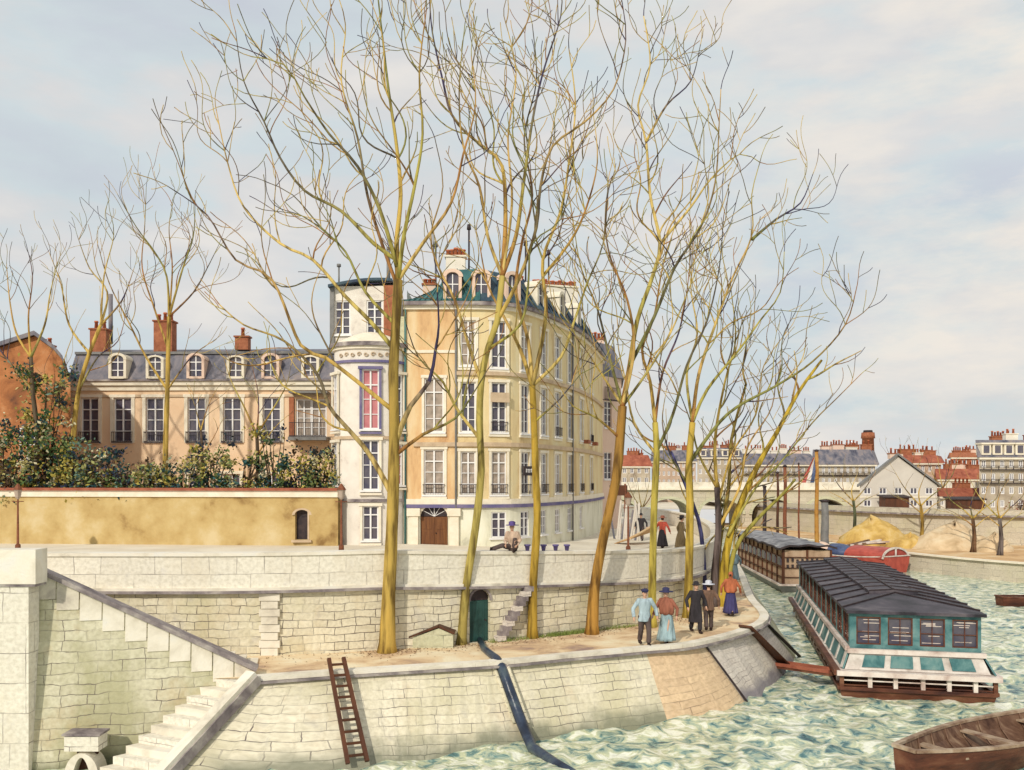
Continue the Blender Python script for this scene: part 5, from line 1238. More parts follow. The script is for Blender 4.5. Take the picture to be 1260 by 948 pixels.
for a,b in ((bpt(0,0,.25),bpt(0,BW,.25)),(bpt(0,0,.25),bpt(BL,.2,.25)),(bpt(0,BW,.25),bpt(BL,BW-.2,.25))): mb.bar(a,b,.16,.12)
mb.build('rubbing_strake',M['hull'],FB)
mb=MB(); mb.quad(bpt(.5,.5,.23),bpt(.5,BW-.5,.23),bpt(.5,BW-.5,.85),bpt(.5,.5,.85)); mb.quad(bpt(.5,.5,.23),bpt(BL-.5,.6,.23),bpt(BL-.5,.6,.85),bpt(.5,.5,.85)); mb.quad(bpt(.5,BW-.5,.23),bpt(BL-.5,BW-.6,.23),bpt(BL-.5,BW-.6,.85),bpt(.5,BW-.5,.85)); mb.build('lower_cabin_wall',M['dwood'],FB)
# lower posts and lattice
for v in (.05,.95,1.75,2.6,3.4,4.2,4.8):
    mb=MB(); mb.box(bpt(.0,v,.48),(.13,.13,.5),rz=-.2); mb.build('deck_post',M['rail' if .5<v<4.5 else 'hull'],FB)
for z in(.36,.52): 
    mb=MB(); mb.bar(bpt(.02,.05,z),bpt(.02,4.8,z),.05,.04); mb.build('deck_rail',M['rail'] if z>.4 else M['hull'],FB)
for i in range(15):
    mb=MB(); u=.9+i*1.2; mb.box(bpt(u,.05,.5),(.11,.11,.55),rz=-.2); mb.build('deck_post',M['rail'],FB)
# walkway band (white, overhanging)
mb=MB(); mb.bar(bpt(-.12,-.12,.78),bpt(-.12,BW+.1,.78),.22,.16); mb.build('front_rail',M['rail'],FB)
mb=MB(); mb.bar(bpt(-.1,-.1,.78),bpt(BL,-.05,.78),.2,.18); mb.build('side_rail',M['hull'],FB)
mb=MB(); mb.bar(bpt(-.1,BW+.05,.78),bpt(BL,BW,.78),.2,.18); mb.build('side_rail',M['rail'],FB)
cu0,cv0,cv1=.28,.34,BW-.4
mb=MB(); mb.quad(bpt(-.1,-.1,.86),bpt(-.1,BW+.1,.86),bpt(BL,BW,.86),bpt(BL,0,.86)); mb.build('deck',M['rail'],FB)
# flared lower panels : white frame with teal infill
def band(a0,a1,b0,b1,m,name,th=.05):
    mb=MB(); n=((a1-a0).cross(b0-a0)).normalized(); mb.prism([a0,a1,b1,b0],n*th); return mb.build(name,m,FB)
fa0,fa1=bpt(.12,.16,.87),bpt(.12,BW-.16,.87); fb0,fb1=bpt(cu0-.1,cv0,1.42),bpt(cu0-.1,cv1,1.42)
band(fa0,fa1,fb0,fb1,M['whitep'],'front_apron')
for k in range(4):
    t0,t1=.10+k*.215,.26+k*.215
    if k==0: t0,t1=.115,.27
    a0,a1=fa0.lerp(fa1,t0),fa0.lerp(fa1,t1); b0,b1=fb0.lerp(fb1,t0),fb0.lerp(fb1,t1)
    A0_,A1_=a0.lerp(b0,.14),a1.lerp(b1,.14); B0_,B1_=a0.lerp(b0,.86),a1.lerp(b1,.86)
    off=Vector((-.01,-.06,.02)); mb=MB(); mb.prism([A0_+off,A1_+off,B1_+off,B0_+off],off*.6); mb.build('teal_panel',M['tealp'],FB)
sa0,sa1=bpt(.12,.14,.87),bpt(BL-.4,.16,.87); sb0,sb1=bpt(cu0-.1,cv0,1.5),bpt(BL-.8,cv0,1.5)
band(sa1,sa0,sb1,sb0,M['tealp'],'side_apron')
for k in range(12):
    t0=(k+.1)/12; t1=t0+.022; off=Vector((-.06,0,.03)); mb=MB(); mb.bar(sa0.lerp(sa1,t0)+off,sb0.lerp(sb1,t0)+off,.14,.06); mb.build('apron_batten',M['whitep'],FB)
band(bpt(0,BW-.05,.87),bpt(BL-.2,BW-.1,.87),bpt(cu0-.1,cv1,1.5),bpt(BL-.8,cv1,1.5),M['tealp'],'side_apron')
mb=MB(); mb.bar(bpt(cu0-.16,cv0-.1,1.50),bpt(cu0-.16,cv1+.1,1.50),.16,.15); mb.bar(bpt(cu0-.1,cv0-.08,1.56),bpt(BL-.8,cv0-.08,1.56),.14,.15); mb.build('window_ledge',M['rail'],FB)
# upper cabin with openings
zc0,zc1=1.58,2.84
mb=MB(); wd=cv1-cv0; 
hs=[(.10+k*(wd-.1)/4+.12,.10+(k+1)*(wd-.1)/4-.10,zc0+.12,zc1-.2) for k in range(4)]
fp=Path([bpt(cu0,cv0,0).xy,bpt(cu0,cv1,0).xy]); holed(mb,fp,0,fp.len,zc0-.05,zc1,hs,.12,2)
lp2=Path([bpt(BL-.8,cv0,0).xy,bpt(cu0,cv0,0).xy]); hl=[(.4+k*(lp2.len-.5)/11+.12,.4+(k+1)*(lp2.len-.5)/11-.14,zc0+.1,zc1-.12) for k in range(11)]; holed(mb,lp2,0,lp2.len,zc0-.05,zc1,hl,.12,3)
rp2=Path([bpt(cu0,cv1,0).xy,bpt(BL-.8,cv1,0).xy]); holed(mb,rp2,0,rp2.len,zc0-.05,zc1,[(h[0],h[1],h[2],h[3]) for h in hl],.12,3)
mb.quad(bpt(BL-.8,cv0,zc0),bpt(BL-.8,cv1,zc0),bpt(BL-.8,cv1,zc1),bpt(BL-.8,cv0,zc1))
mb.build('cabin_wall',M['tealp'],FB)
for pth,hh in((fp,hs),(lp2,hl),(rp2,hl)):
    for h in hh:
        p,_=pth.at((h[0]+h[1])/2); t=pth.tan((h[0]+h[1])/2); w_=h[1]-h[0]; H_=h[3]-h[2]; mb=MB()
        for s in(-1,1): mb.box((s*(w_/2-.02),.04,H_/2),(.04,.06,H_))
        mb.box((0,.04,H_-.02),(w_-.08,.06,.04)); mb.box((0,.04,.02),(w_-.08,.06,.04)); mb.box((0,.05,H_*.5),(.025,.04,H_-.08)); mb.box((0,.05,H_*.45),(w_-.08,.035,.025))
        o=mb.build('window',M['hull']); o.parent=FB; o.location=Vector((p.x,p.y,h[2]))-wloc(FB); o.rotation_euler=(0,0,math.atan2(t.y,t.x))
        mb=MB(); mb.box((0,.09,H_/2),(w_,.02,H_)); q=mb.build('pane',M['glass']); q.parent=o
        mb=MB(); rr=random.Random(int(p.x*1000+p.y*100)); 
        for i in range(6): mb.box((rr.uniform(-.12,.12),.072,rr.uniform(.1,H_-.1)),(w_*rr.uniform(.35,.75),.01,.022))
        q=mb.build('blind_slats',M['rail']); q.parent=o
# roof
e=.12; rz0=zc1+.02
L0,R0=bpt(cu0-.2,cv0-e,rz0),bpt(cu0-.2,cv1+e,rz0); L1,R1=bpt(BL-.5,cv0-e,rz0),bpt(BL-.5,cv1+e,rz0); vm_=(cv0+cv1)/2
K0,K1=bpt(cu0+2.6,vm_,rz0+.22),bpt(BL-.8,vm_,rz0+.22)
mb=MB()
for a in((L0,L1,K1,K0),(R1,R0,K0,K1),): mb.quad(*a)
mb.add([R0,L0,K0],[(0,1,2)]); mb.add([L1,R1,K1],[(0,1,2)])
dn=Vector((0,0,-.1)); mb.quad(L0,R0,R0+dn,L0+dn); mb.quad(L1,L0,L0+dn,L1+dn); mb.quad(R0,R1,R1+dn,R0+dn); mb.quad(L0+dn,R0+dn,R1+dn,L1+dn)
mb.build('roof',M['tarroof'],FB)
mb=MB()
for k in range(12):
    t=(k+.5)/12; mb.bar(L0.lerp(L1,t)+Vector((0,0,.03)),K0.lerp(K1,t)+Vector((0,0,.03)),.05,.05); mb.bar(R0.lerp(R1,t)+Vector((0,0,.03)),K0.lerp(K1,t)+Vector((0,0,.03)),.05,.05)
mb.build('roof_batten',M['iron'],FB)
mb=MB(); c0,c1=K0.lerp(K1,.06),K1.lerp(K0,.02)
def lr(p,dv_,dz): return p+Vector((BRt.x,BRt.y,0))*dv_+Vector((0,0,dz))
sec=[(-.85,-.12),(-.85,.03),(0,.10),(.85,.03),(.85,-.12)]
A=[lr(c0,*s) for s in sec]; B2=[lr(c1,*s) for s in sec]
for i in range(4): mb.quad(A[i],A[i+1],B2[i+1],B2[i])
mb.add(A,[(0,1,2,3,4)]); mb.add(B2,[(4,3,2,1,0)])
sk=mb.build('roof_lantern',M['tarroof'],FB)
mb=MB()
for k in range(13):
    t=k/12; a=[q.lerp(r_,t)+Vector((0,0,.015)) for q,r_ in zip(A,B2)]; mb.bar(a[1],a[2],.05,.04); mb.bar(a[2],a[3],.05,.04)
mb.bar(A[2]+Vector((0,0,.02)),B2[2]+Vector((0,0,.02)),.06,.05); mb.build('lantern_batten',M['iron'],sk)
# gangplank on slope + footbridge
g0=onrev(915,772)+Vector((0,0,.1)); g1=onrev(966,824)+Vector((0,0,.12))
t=thing('gangplank','dark brown cleated plank lying down the stone ramp','gangplank',g1)
mb=MB(); mb.bar(g0,g1,.5,.07); mb.build('board',M['dwood'],t)
for k in range(9): 
    a=g0.lerp(g1,(k+.6)/10)+Vector((0,0,.055)); mb=MB(); d=(g1-g0).normalized(); x=d.cross(Vector((0,0,1))).normalized(); mb.bar(a-x*.17,a+x*.17,.05,.03); mb.build('cleat',M['rail'],t)
t=thing('footbridge','narrow orange brown gangway from the foot of the ramp to the wash boat','gangway',g1)
a,b=g1+Vector((-.2,-.15,-.02)),bpt(1.0,-.05,.5); mb=MB(); mb.bar(a,b,.55,.1); mb.build('deck',M['hull'],t)
for s in(-1,1):
    x=(b-a).normalized().cross(Vector((0,0,1))).normalized()*s*.28; mb=MB(); mb.bar(a+x+Vector((0,0,.1)),b+x+Vector((0,0,.1)),.06,.12); mb.build('side_rail',M['redcap'],t)
# ---- second barge (weathered plank cabin)
SO=Vector((17.6,57.5)); SD=Vector((1.3,17)).normalized(); SR=Vector((SD.y,-SD.x)); SL,SW=17.,3.0
def spt(u,v,z): p=SO+SD*u+SR*v; return Vector((p.x,p.y,z))
SB=thing('cabin_barge','weathered plank cabin barge with flat tarpaulin roof moored behind the teal wash boat','barge',spt(SL/2,SW/2,0))
mb=MB(); lo=[spt(.2,.1,-.4),spt(.2,SW-.1,-.4),spt(SL,SW,-.4),spt(SL,0,-.4)]; hi=[spt(-.5,-.35,.45),spt(-.5,SW+.35,.45),spt(SL,SW+.35,.45),spt(SL,-.35,.45)]
for i in range(4): mb.quad(lo[i],lo[(i+1)%4],hi[(i+1)%4],hi[i])
mb.quad(*hi); mb.build('hull',M['zinc'],SB)
mb=MB(); mb.bar(spt(-.5,-.35,.5),spt(SL,-.35,.5),.14,.12); mb.bar(spt(-.5,-.35,.5),spt(-.5,SW+.35,.5),.14,.12); mb.build('rubbing_strake',M['rail'],SB)
mb=MB(); c=[spt(0,0,.46),spt(0,SW,.46),spt(SL-1,SW,.46),spt(SL-1,0,.46)]; up=Vector((0,0,2.25))
for i in range(4): mb.quad(c[i],c[(i+1)%4],c[(i+1)%4]+up,c[i]+up)
mb.build('cabin_wall',M['plank'],SB)
for k in range(11):
    mb=MB(); u=k*(SL-1)/10; mb.box(spt(u,-.04,1.6),(.12,.1,2.25)); mb.build('post',M['dwood'],SB)
for k in range(3): mb=MB(); mb.box(spt(-.04,k*SW/2,1.6),(.12,.1,2.25)); mb.build('post',M['dwood'],SB)
for z in(.95,1.55,2.25):
    mb=MB(); mb.bar(spt(-.07,0,z),spt(-.07,SW,z),.06,.05); mb.bar(spt(0,-.07,z),spt(SL-1,-.07,z),.06,.05); mb.build('rail',M['dwood'],SB)
rr=random.Random(5)
for z in(1.65,2.05):
    mb=MB()
    for k in range(9): mb.box(spt(-.1,.25+k*.31,z+rr.uniform(-.05,.05)),(.14,.05,.22))
    mb.build('hung_hooks',M['iron'],SB)
for k in range(9):
    mb=MB(); mb.box(spt(.9+k*1.65,-.04,1.95),(.9*.07+.05,.85,.55),rz=-.076); mb.build('window',M['glass'],SB)
mb=MB(); n=18; rg=random.Random(9)
g=[[spt(-.35+(SL-.3)*i/n,-.3+(SW+.6)*k/6,2.75+(.22 if 0<k<6 else 0)+rg.uniform(0,.12)) for k in range(7)] for i in range(n+1)]
for i in range(n):
    for k in range(6): mb.quad(g[i][k],g[i+1][k],g[i+1][k+1],g[i][k+1])
for i in range(n+1): pass
mb.build('tarpaulin_roof',M['tarp'],SB)
mb=MB()
for i in range(n): mb.bar(g[i][0],g[i+1][0],.1,.12)
for k in range(6): mb.bar(g[0][k],g[0][k+1],.1,.12)
mb.build('roof_edge',M['iron'],SB)
# ---- red and white tug
def hullboat(name,label,cat,O,D,L,Wd,H,mat_h,mat_in,mat_rail,thw=0,bowrise=.25,transom=.55,sheer=None,group=None):
    O=Vector(O); D=Vector(D).normalized(); Rr=Vector((D.y,-D.x)); t=thing(name,label,cat,(*(O+D*L/2),0),group)
    def bp2(u,v,z): p=O+D*u+Rr*v; return Vector((p.x,p.y,z))
    n=20
    def half(s): # beam profile
        return Wd/2*max(.0,(transom+(1-transom)*math.sin(min(1,s*1.9)*math.pi/2)) if s<.5 else math.cos((s-.5)/.5*math.pi/2)**.7)
    def zt2(s): return H*(1+bowrise*(2*s-1)**2*(1.4 if s>.5 else .7))
    sec=[]; sin=[]
    for i in range(n+1):
        s=i/n; b=max(half(s),.04); z=zt2(s); zb2=-.15+.12*max(0,(s-.7)/.3)
        sec.append([bp2(s*L,-b,z),bp2(s*L,-b*.92,z*.55),bp2(s*L,-b*.68,zb2+.08),bp2(s*L,0,zb2),bp2(s*L,b*.68,zb2+.08),bp2(s*L,b*.92,z*.55),bp2(s*L,b,z)])
        b2=max(b-.06,.02); sin.append([bp2(s*L,-b2,z),bp2(s*L,-b2*.9,z*.55),bp2(s*L,-b2*.66,.06),bp2(s*L,0,.03),bp2(s*L,b2*.66,.06),bp2(s*L,b2*.9,z*.55),bp2(s*L,b2,z)])
    mb=MB()
    for i in range(n):
        for k in range(6): mb.add([sec[i][k],sec[i+1][k],sec[i+1][k+1],sec[i][k+1]],[(3,2,1,0)],None,True)
    mb.add(sec[0],[tuple(range(7))]); mb.build('hull',mat_h,t)
    mb=MB()
    for i in range(n):
        for k in range(6): mb.add([sin[i][k],sin[i+1][k],sin[i+1][k+1],sin[i][k+1]],[(0,1,2,3)],None,True)
    mb.add([q+Vector((D.x,D.y,0))*.05 for q in sin[0]],[tuple(reversed(range(7)))]); mb.build('inner_lining',mat_in,t)
    for sd in(0,6):
        mb=MB(); pts=[sec[i][sd].lerp(sin[i][sd],.5)+Vector((0,0,.02)) for i in range(n+1)]
        for a,b in zip(pts,pts[1:]): mb.bar(a,b,.13,.07)
        mb.build('gunwale',mat_rail,t)
    mb=MB(); mb.bar(sec[0][0]+Vector((0,0,.02)),sec[0][6]+Vector((0,0,.02)),.12,.08); mb.build('transom_rail',mat_rail,t)
    for k in range(thw):
        s=.2+.58*k/max(1,thw-1); b=half(s)-.05; z=zt2(s)*.72; mb=MB(); mb.bar(bp2(s*L,-b,z),bp2(s*L,b,z),.28,.05); mb.build('thwart',mat_rail,t)
    if thw:
        for k in range(9):
            s=.08+.8*k/8; b=max(half(s)-.075,.03); z=zt2(s); mb=MB(); mb.tube([bp2(s*L,-b,z),bp2(s*L,-b*.88,z*.55),bp2(s*L,-b*.6,.1),bp2(s*L,0,.07),bp2(s*L,b*.6,.1),bp2(s*L,b*.88,z*.55),bp2(s*L,b,z)],.025,5); mb.build('rib',mat_in,t)
    return t,bp2,zt2
hullboat('rowing_boat','large dark brown wooden rowing boat with thwarts, nearest in the water at lower right','rowing boat',(9.5,21.45),(7.2,4.1),7.6,2.15,.66,M['hull'],M['inner'],M['oldrail'],3,transom=.3)
hullboat('skiff','small dark wooden skiff floating alone at the right edge near the far bank','rowing boat',(28.3,51.5),(6,.4),6,1.5,.42,M['hull'],M['inner'],M['hull'],2)
t,bq,_=hullboat('tug_boat','red and white tug with blue tarpaulin behind the roof of the wash boat','tug boat',(30.3,69.5),(-5,9),9,3.6,1.05,M['redp'],M['inner'],M['whitep'],0,.3,.75)
mb=MB(); 
a,b=bq(.6,-1.9,0),bq(.6,1.9,0)
for k in range(12):
    an0,an1=math.pi*k/12,math.pi*(k+1)/12
    p0=[bq(u,1.5*math.cos(an0),1.1+.8*math.sin(an0)) for u in(.3,4)]; p1=[bq(u,1.5*math.cos(an1),1.1+.8*math.sin(an1)) for u in(.3,4)]
    mb.quad(p0[0],p0[1],p1[1],p1[0])
mb.build('cabin_roof',M['redp'],t)
mb=MB(); mb.add([bq(.32,1.5*math.cos(math.pi*k/12),1.1+.8*math.sin(math.pi*k/12)) for k in range(13)],[tuple(range(13))]); mb.build('cabin_end',M['redp'],t)
mb=MB(); pts=[bq(.26,1.52*math.cos(math.pi*k/12),1.08+.82*math.sin(math.pi*k/12)) for k in range(13)]
for p_,q in zip(pts,pts[1:]): mb.bar(p_,q,.1,.14)
mb.bar(bq(.26,0,1.2),bq(.26,0,1.85),.12,.08); mb.build('white_rim',M['whitep'],t)
mb=MB(); mb.ell(bq(6,.2,1.2),1.2,1.9,.7,14,8); mb.build('tarpaulin',M['bluep'],t)
mb=MB(); mb.ell(bq(7.4,-.4,1.2),1.0,1.4,.8,12,8); mb.build('cargo',M['pink'],t)
# ---- poles and flagpole
def pole(px,py0,py1,d,r,m,label,name='mooring_pole',cat='pole',zb=-.5,grp='tall poles behind the barges'):
    x,y=XY(px,d); zt_=EYE+(590-py0)/F*d
    mb=MB(); k=6; pts=[(x+.03*math.sin(i*1.7),y,lerp(zb,zt_,i/k)) for i in range(k+1)]
    t=thing(name,label,cat,(x,y,max(zb,0)),grp); mb.tube(pts,[lerp(r,r*.7,i/k) for i in range(k+1)],8); mb.build('shaft',m,t)
    mb=MB(); mb.rings([((pts[-1][0],y,zt_),r*.8,r*.8),((pts[-1][0],y,zt_+.12),r*1.0,r*1.0),((pts[-1][0],y,zt_+.2),r*.3,r*.3)],8); mb.build('cap',M['iron'],t)
    return t
M['opole']=mat('varnished_pole',[(.22,.09,.02),(.42,.2,.04),(.5,.3,.08)],1.5,.6,.3)
pole(941,600,660,84,.22,M['iron'],'short dark pole, leftmost of those behind the plank barge')
pole(957,583,668,80,.15,M['dwood'],'thin dark brown pole, second from the left behind the barges')
pole(966,575,668,79,.2,M['rust'],'tall rust brown pole, third from the left behind the barges')
pole(983,572,668,82,.10,M['rust'],'very thin pole just left of the flagpole')
pole(1015,618,672,76,.42,M['zinc'],'thick short grey post right beside the flagpole')
t=pole(1005,556,672,75,.21,M['opole'],'thick orange flagpole flying a blue white red flag behind the wash boat roof','flagpole','flagpole')
x,y=XY(1005,75); z1_=EYE+(590-563)/F*75
for i,mm in enumerate(('bluep','whitep','redp')):
    mb=MB(); n=6
    xs_=[x-.12-.36*i,x-.12-.36*(i+1)]
    def fz(k,xx): 
        t_=k/n; return Vector((x+(xx-x)*lerp(.25,1.0,t_)-.1*t_, y+.08*math.sin(t_*5+xx*3), z1_-2.15*t_))
    for k in range(n): mb.quad(fz(k,xs_[0]),fz(k+1,xs_[0]),fz(k+1,xs_[1]),fz(k,xs_[1]))
    if i==0:
        fl=mb.build('flag',M[mm],t)
    else: mb.build('stripe',M[mm],fl)
# ---- sand heaps
def heap(px,py_b,d,wpx,hpx,label,m,seed,lean=0):
    x,y=XY(px,d); w=wpx/F*d/2; h=hpx/F*d; rg=random.Random(seed)
    mb=MB(); n,k=28,8; vs_=[]
    for j in range(k+1):
        f=j/k
        for i in range(n):
            a=2*math.pi*i/n; q=1+.16*mn.noise(Vector((math.cos(a)*2+seed,math.sin(a)*2,f*2)))+.07*mn.noise(Vector((a*5,seed,f*6)))
            r=(1-f**1.5)**.9*(1+.12*mn.noise(Vector((a*1.5,f*4,seed+5)))); vs_.append((x+lean*f*w+math.cos(a)*w*r*q,y+math.sin(a)*w*.7*r*q,1.25+h*f*(1+.3*mn.noise(Vector((a*2,f*3,seed))))))
    mb.add(vs_,[(j*n+i,j*n+(i+1)%n,(j+1)*n+(i+1)%n,(j+1)*n+i) for j in range(k) for i in range(n)],None,True); mb.f.append(tuple(len(mb.v)-n+i for i in range(n)))
    return tag(mb.build('sand_heap',m,origin=(x,y,1.3)),label,'sand heap','sand heaps on the far bank')
M['sandy']=mat('yellow_sand',[(.34,.20,.06),(.56,.37,.11),(.66,.50,.25)],.9,.95,.8,5,7)
M['sandp']=mat('pale_sand',[(.42,.30,.17),(.60,.45,.28),(.68,.56,.38)],.9,.95,.8,5,7)
heap(1080,683,82,92,33,'yellow orange sand heap, largest one, nearest the wash boat',M['sandy'],1,-.2)
heap(1118,684,78,56,18,'small bright yellow sand mound between the two large heaps',M['sandy'],2,.1)
heap(1168,686,77,104,31,'pale tan sand heap under the thin trees on the far bank',M['sandp'],3,.15)
heap(1222,688,74,50,22,'low pale straw coloured heap at the foot of the stout grey tree',M['sandp'],4,.1)
x,y=XY(1050,78)
t=thing('timber_stack','loose stack of pale timbers at the edge of the far quay','timber stack',(x,y,1.3))
for i in range(8): mb=MB(); mb.bar((x-1.5+i*.35,y-.6,1.4+.05*i),(x+1+i*.35,y+.8,1.6+.15*(i%3)),.2,.14); mb.build('timber',M['rail'] if i%2 else M['inner'],t)

# ------------------------------------------------------------------ people
SKIN=mat('skin',[(.50,.28,.19),(.62,.38,.27)],3,.6,.05)
def cloth(name,c): return mat(name,[tuple(v*.5 for v in c),c,tuple(min(1,v*1.3) for v in c)],5,.9,1.0,9,6,(1,1,.35),bdist=.05)
CL=dict(blue=cloth('blue_smock',(.36,.45,.50)),dark=cloth('dark_trousers',(.09,.065,.06)),black=cloth('black_coat',(.035,.03,.035)),brown=cloth('brown_coat',(.17,.10,.07)),shawl=cloth('rust_shawl',(.30,.11,.07)),lblue=cloth('pale_blue_skirt',(.28,.38,.41)),orange=cloth('orange_shawl',(.42,.13,.06)),indigo=cloth('indigo_skirt',(.05,.045,.13)),tan=cloth('tan_shirt',(.55,.40,.30)),violet=cloth('violet_hat',(.09,.06,.20)),navy=cloth('navy_hat',(.04,.04,.10)),grey=cloth('pale_grey_hat',(.55,.56,.62)),teal=cloth('grey_teal_dress',(.18,.25,.28)),red=cloth('red_jacket',(.50,.09,.06)),oliv=cloth('olive_dress',(.18,.13,.07)),shoe=cloth('shoe_leather',(.035,.02,.018)),hair=cloth('dark_hair',(.04,.025,.02)))
def person(x,y,z,h,face,label,top,bottom,hat='bowler',stride=.25,top_kind='shirt',bot_kind='trousers',hatc='navy',armout=.30,seated=False,phase=0,cat='person',bend=0):
    t=thing('person',label,cat,(0,0,0)); S=h/1.72; k=1.0
    V=Vector
    hipz=.92; 
    if seated: hipz=.12
    hip=V((0,0,hipz)); chest=V((0,-.02-bend*.2,hipz+.38)); neck=V((0,-.03-bend*.35,hipz+.56)); head=V((0,-.05-bend*.4,hipz+.70))
    legs=[]
    for s in(-1,1):
        if seated:
            hj=V((s*.09,-.05,hipz)); 
            kn,an=( (V((-.30,-.32,hipz+.08)),V((-.68,-.30,.06))) if s<0 else (V((.16,-.40,hipz+.30)),V((.10,-.22,.05))) )
        else:
            f=stride*s*(1 if phase==0 else -1); hj=V((s*.09,0,hipz)); kn=V((s*.10,-.05-f*.55,.49+abs(f)*.02)); an=V((s*.10,-f*1.0+.03,.09+ (.05 if f<0 else 0)))
        legs.append((hj,kn,an))
    arms=[]
    for s in(-1,1):
        sh=V((s*.175,chest.y,hipz+.50)); f=stride*.8*s*(-1 if phase==0 else 1)
        if seated: el=V((s*.26,chest.y+.06,hipz+.24)); wr=V((s*.20,chest.y-.20,hipz+.10))
        else: el=V((s*(.20+armout*.5),chest.y+.04-f*.25,hipz+.22)); wr=V((s*(.20+armout*.55),chest.y-.10-f*.6,hipz-.02))
        arms.append((sh,el,wr))
    mb=MB()
    mb.rings([(hip+V((0,0,-.08)),.13,.10),(hip,.165,.115),(hip+V((0,-.01,.14)),.135,.095),(chest+V((0,0,-.08)),.155,.11),(chest+V((0,0,.06)),.17,.11),(neck+V((0,.01,-.06)),.13,.085),(neck,.055,.055),(head+V((0,.01,-.06)),.05,.052)],18)
    mb.ell(head,.076,.095,.118,16,12); mb.ell(head+V((0,-.03,-.06)),.055,.06,.055,12,8); mb.ell(head+V((0,-.10,-.01)),.013,.022,.025,8,6)
    for s in(-1,1): mb.ell(head+V((s*.078,.01,-.005)),.012,.02,.03,8,6)
    for (hj,kn,an) in legs:
        mb.tube([hj,hj.lerp(kn,.5),kn,kn.lerp(an,.35),an],[.085,.075,.055,.056,.038],10)
        mb.ell(an+V((0,-.07,-.045)),.045,.13,.045,10,6)
    for ai,(sh,el,wr) in enumerate(arms):
        s=-1 if ai==0 else 1
        mb.tube([sh+V((-s*.04,0,0)),sh,sh.lerp(el,.5),el,el.lerp(wr,.4),wr],[.05,.052,.044,.037,.036,.026],10)
        d=(wr-el).normalized(); sd=V((0,1,0)) if abs(d.y)<.8 else V((0,0,1)); sd=(sd-d*sd.dot(d)).normalized(); nn=d.cross(sd).normalized()
        pc=wr+d*.045; mb.tube([wr,pc,pc+d*.045],[.026,.036,.03],8)
        for fi in range(4):
            b_=wr+d*.085+sd*(fi-1.5)*.021; ln=[.065,.078,.072,.055][fi]; mb.tube([b_-d*.03,b_,b_+d*ln*.55+nn*s*.008,b_+d*ln*.85+nn*s*.03],[.011,.0105,.010,.008],6)
        tb=wr+d*.03+sd*(-.028); mb.tube([tb,tb-sd*.028+d*.03,tb-sd*.032+d*.065],[.012,.011,.009],6)
    body=mb.build('body',SKIN); remesh(body,.0105,2); body.parent=t
    for s in(-1,1):
        e=MB(); e.ell(head+V((s*.030,-.088,.012)),.011,.008,.008,8,6); o=e.build('eye',CL['hair']); o.parent=t
    e=MB(); e.ell(head+V((0,-.088,-.055)),.022,.008,.006,8,6); o=e.build('mouth',CL['shawl']); o.parent=t
    e=MB(); e.ell(head+V((0,.025,.025)),.084,.088,.108,14,10); 
    if bot_kind!='trousers': e.ell(head+V((0,.10,.0)),.05,.05,.05,10,8)
    o=e.build('hair',CL['hair']); o.parent=t
    for (hj,kn,an) in legs:
        e=MB(); e.ell(an+V((0,-.075,-.045)),.052,.145,.05,12,8); e.tube([an+V((0,0,-.03)),an+V((0,.01,.07))],[.052,.05],10); o=e.build('shoe',CL['shoe']); o.parent=t
    # lower garment
    e=MB()
    if bot_kind=='trousers':
        e.rings([(hip+V((0,0,-.12)),.15,.12),(hip,.185,.135),(hip+V((0,-.01,.14)),.155,.115)],16)
        for (hj,kn,an) in legs: e.tube([hj+V((0,0,.02)),hj.lerp(kn,.5),kn,kn.lerp(an,.5),an.lerp(kn,.08)],[.115,.098,.082,.078,.08],12)
        o=e.build('trousers',CL[bottom]); remesh(o,.018,3)
    else:
        rs=[]
        for i in range(11):
            f=i/10; z_=lerp(hipz+.16,.12,f); rs.append((V((0,-.02*f+.03*math.sin(f*3),z_)),lerp(.14,.29,f**.8),lerp(.11,.27+stride*.3,f**.8),.09*f,9,seed_ph(x)+f))
        e.rings(rs,54,True,True); o=e.build('skirt',CL[bottom])
    o.parent=t
    e=MB()
    if top_kind in('shirt','coat'):
        lowz=hipz-.16 if top_kind=='shirt' else .38
        if seated: lowz=hipz-.02
        rs=[(V((0,0,lowz)),.21 if top_kind=='shirt' else .25,.165 if top_kind=='shirt' else .21,.05,7,1)]
        if top_kind=='coat': rs.append((V((0,0,(lowz+hipz)/2)),.23,.18,.04,7,1))
        rs+=[(hip,.195,.145,.03,7,1),(hip+V((0,-.01,.15)),.17,.13,.02,7,1),(chest+V((0,0,-.06)),.19,.138),(chest+V((0,0,.07)),.20,.135),(neck+V((0,.01,-.05)),.155,.10),(neck+V((0,0,-.01)),.075,.07)]
        e.rings(rs,28)
        for ai,(sh,el,wr) in enumerate(arms):
            s=-1 if ai==0 else 1; e.tube([sh+V((-s*.05,0,.0)),sh+V((0,0,.005)),sh.lerp(el,.5),el,el.lerp(wr,.5),wr.lerp(el,.06)],[.06,.072,.068,.062,.058,.055],12)
        o=e.build('shirt' if top_kind=='shirt' else 'coat',CL[top]); remesh(o,.016,3); o.parent=t
    else:
        # shawl draped over shoulders and elbows, with a bodice sleeve below
        rs=[(neck+V((0,0,.02)),.075,.075),(neck+V((0,.01,-.06)),.17,.12,.03,6,0),(chest+V((0,.0,.02)),.225,.155,.04,7,1),(chest+V((0,.01,-.14)),.255,.18,.06,7,1.5),(hip+V((0,.02,.10)),.24,.18,.10,6,2),(hip+V((0,.03,.02)),.20,.19,.16,5,2.4)]
        e.rings(rs,40,True,True); o=e.build('shawl',CL[top]); o.parent=t
        e=MB()
        for ai,(sh,el,wr) in enumerate(arms): s=-1 if ai==0 else 1; e.tube([sh+V((-s*.04,0,0)),sh,el,wr.lerp(el,.06)],[.06,.065,.058,.05],10)
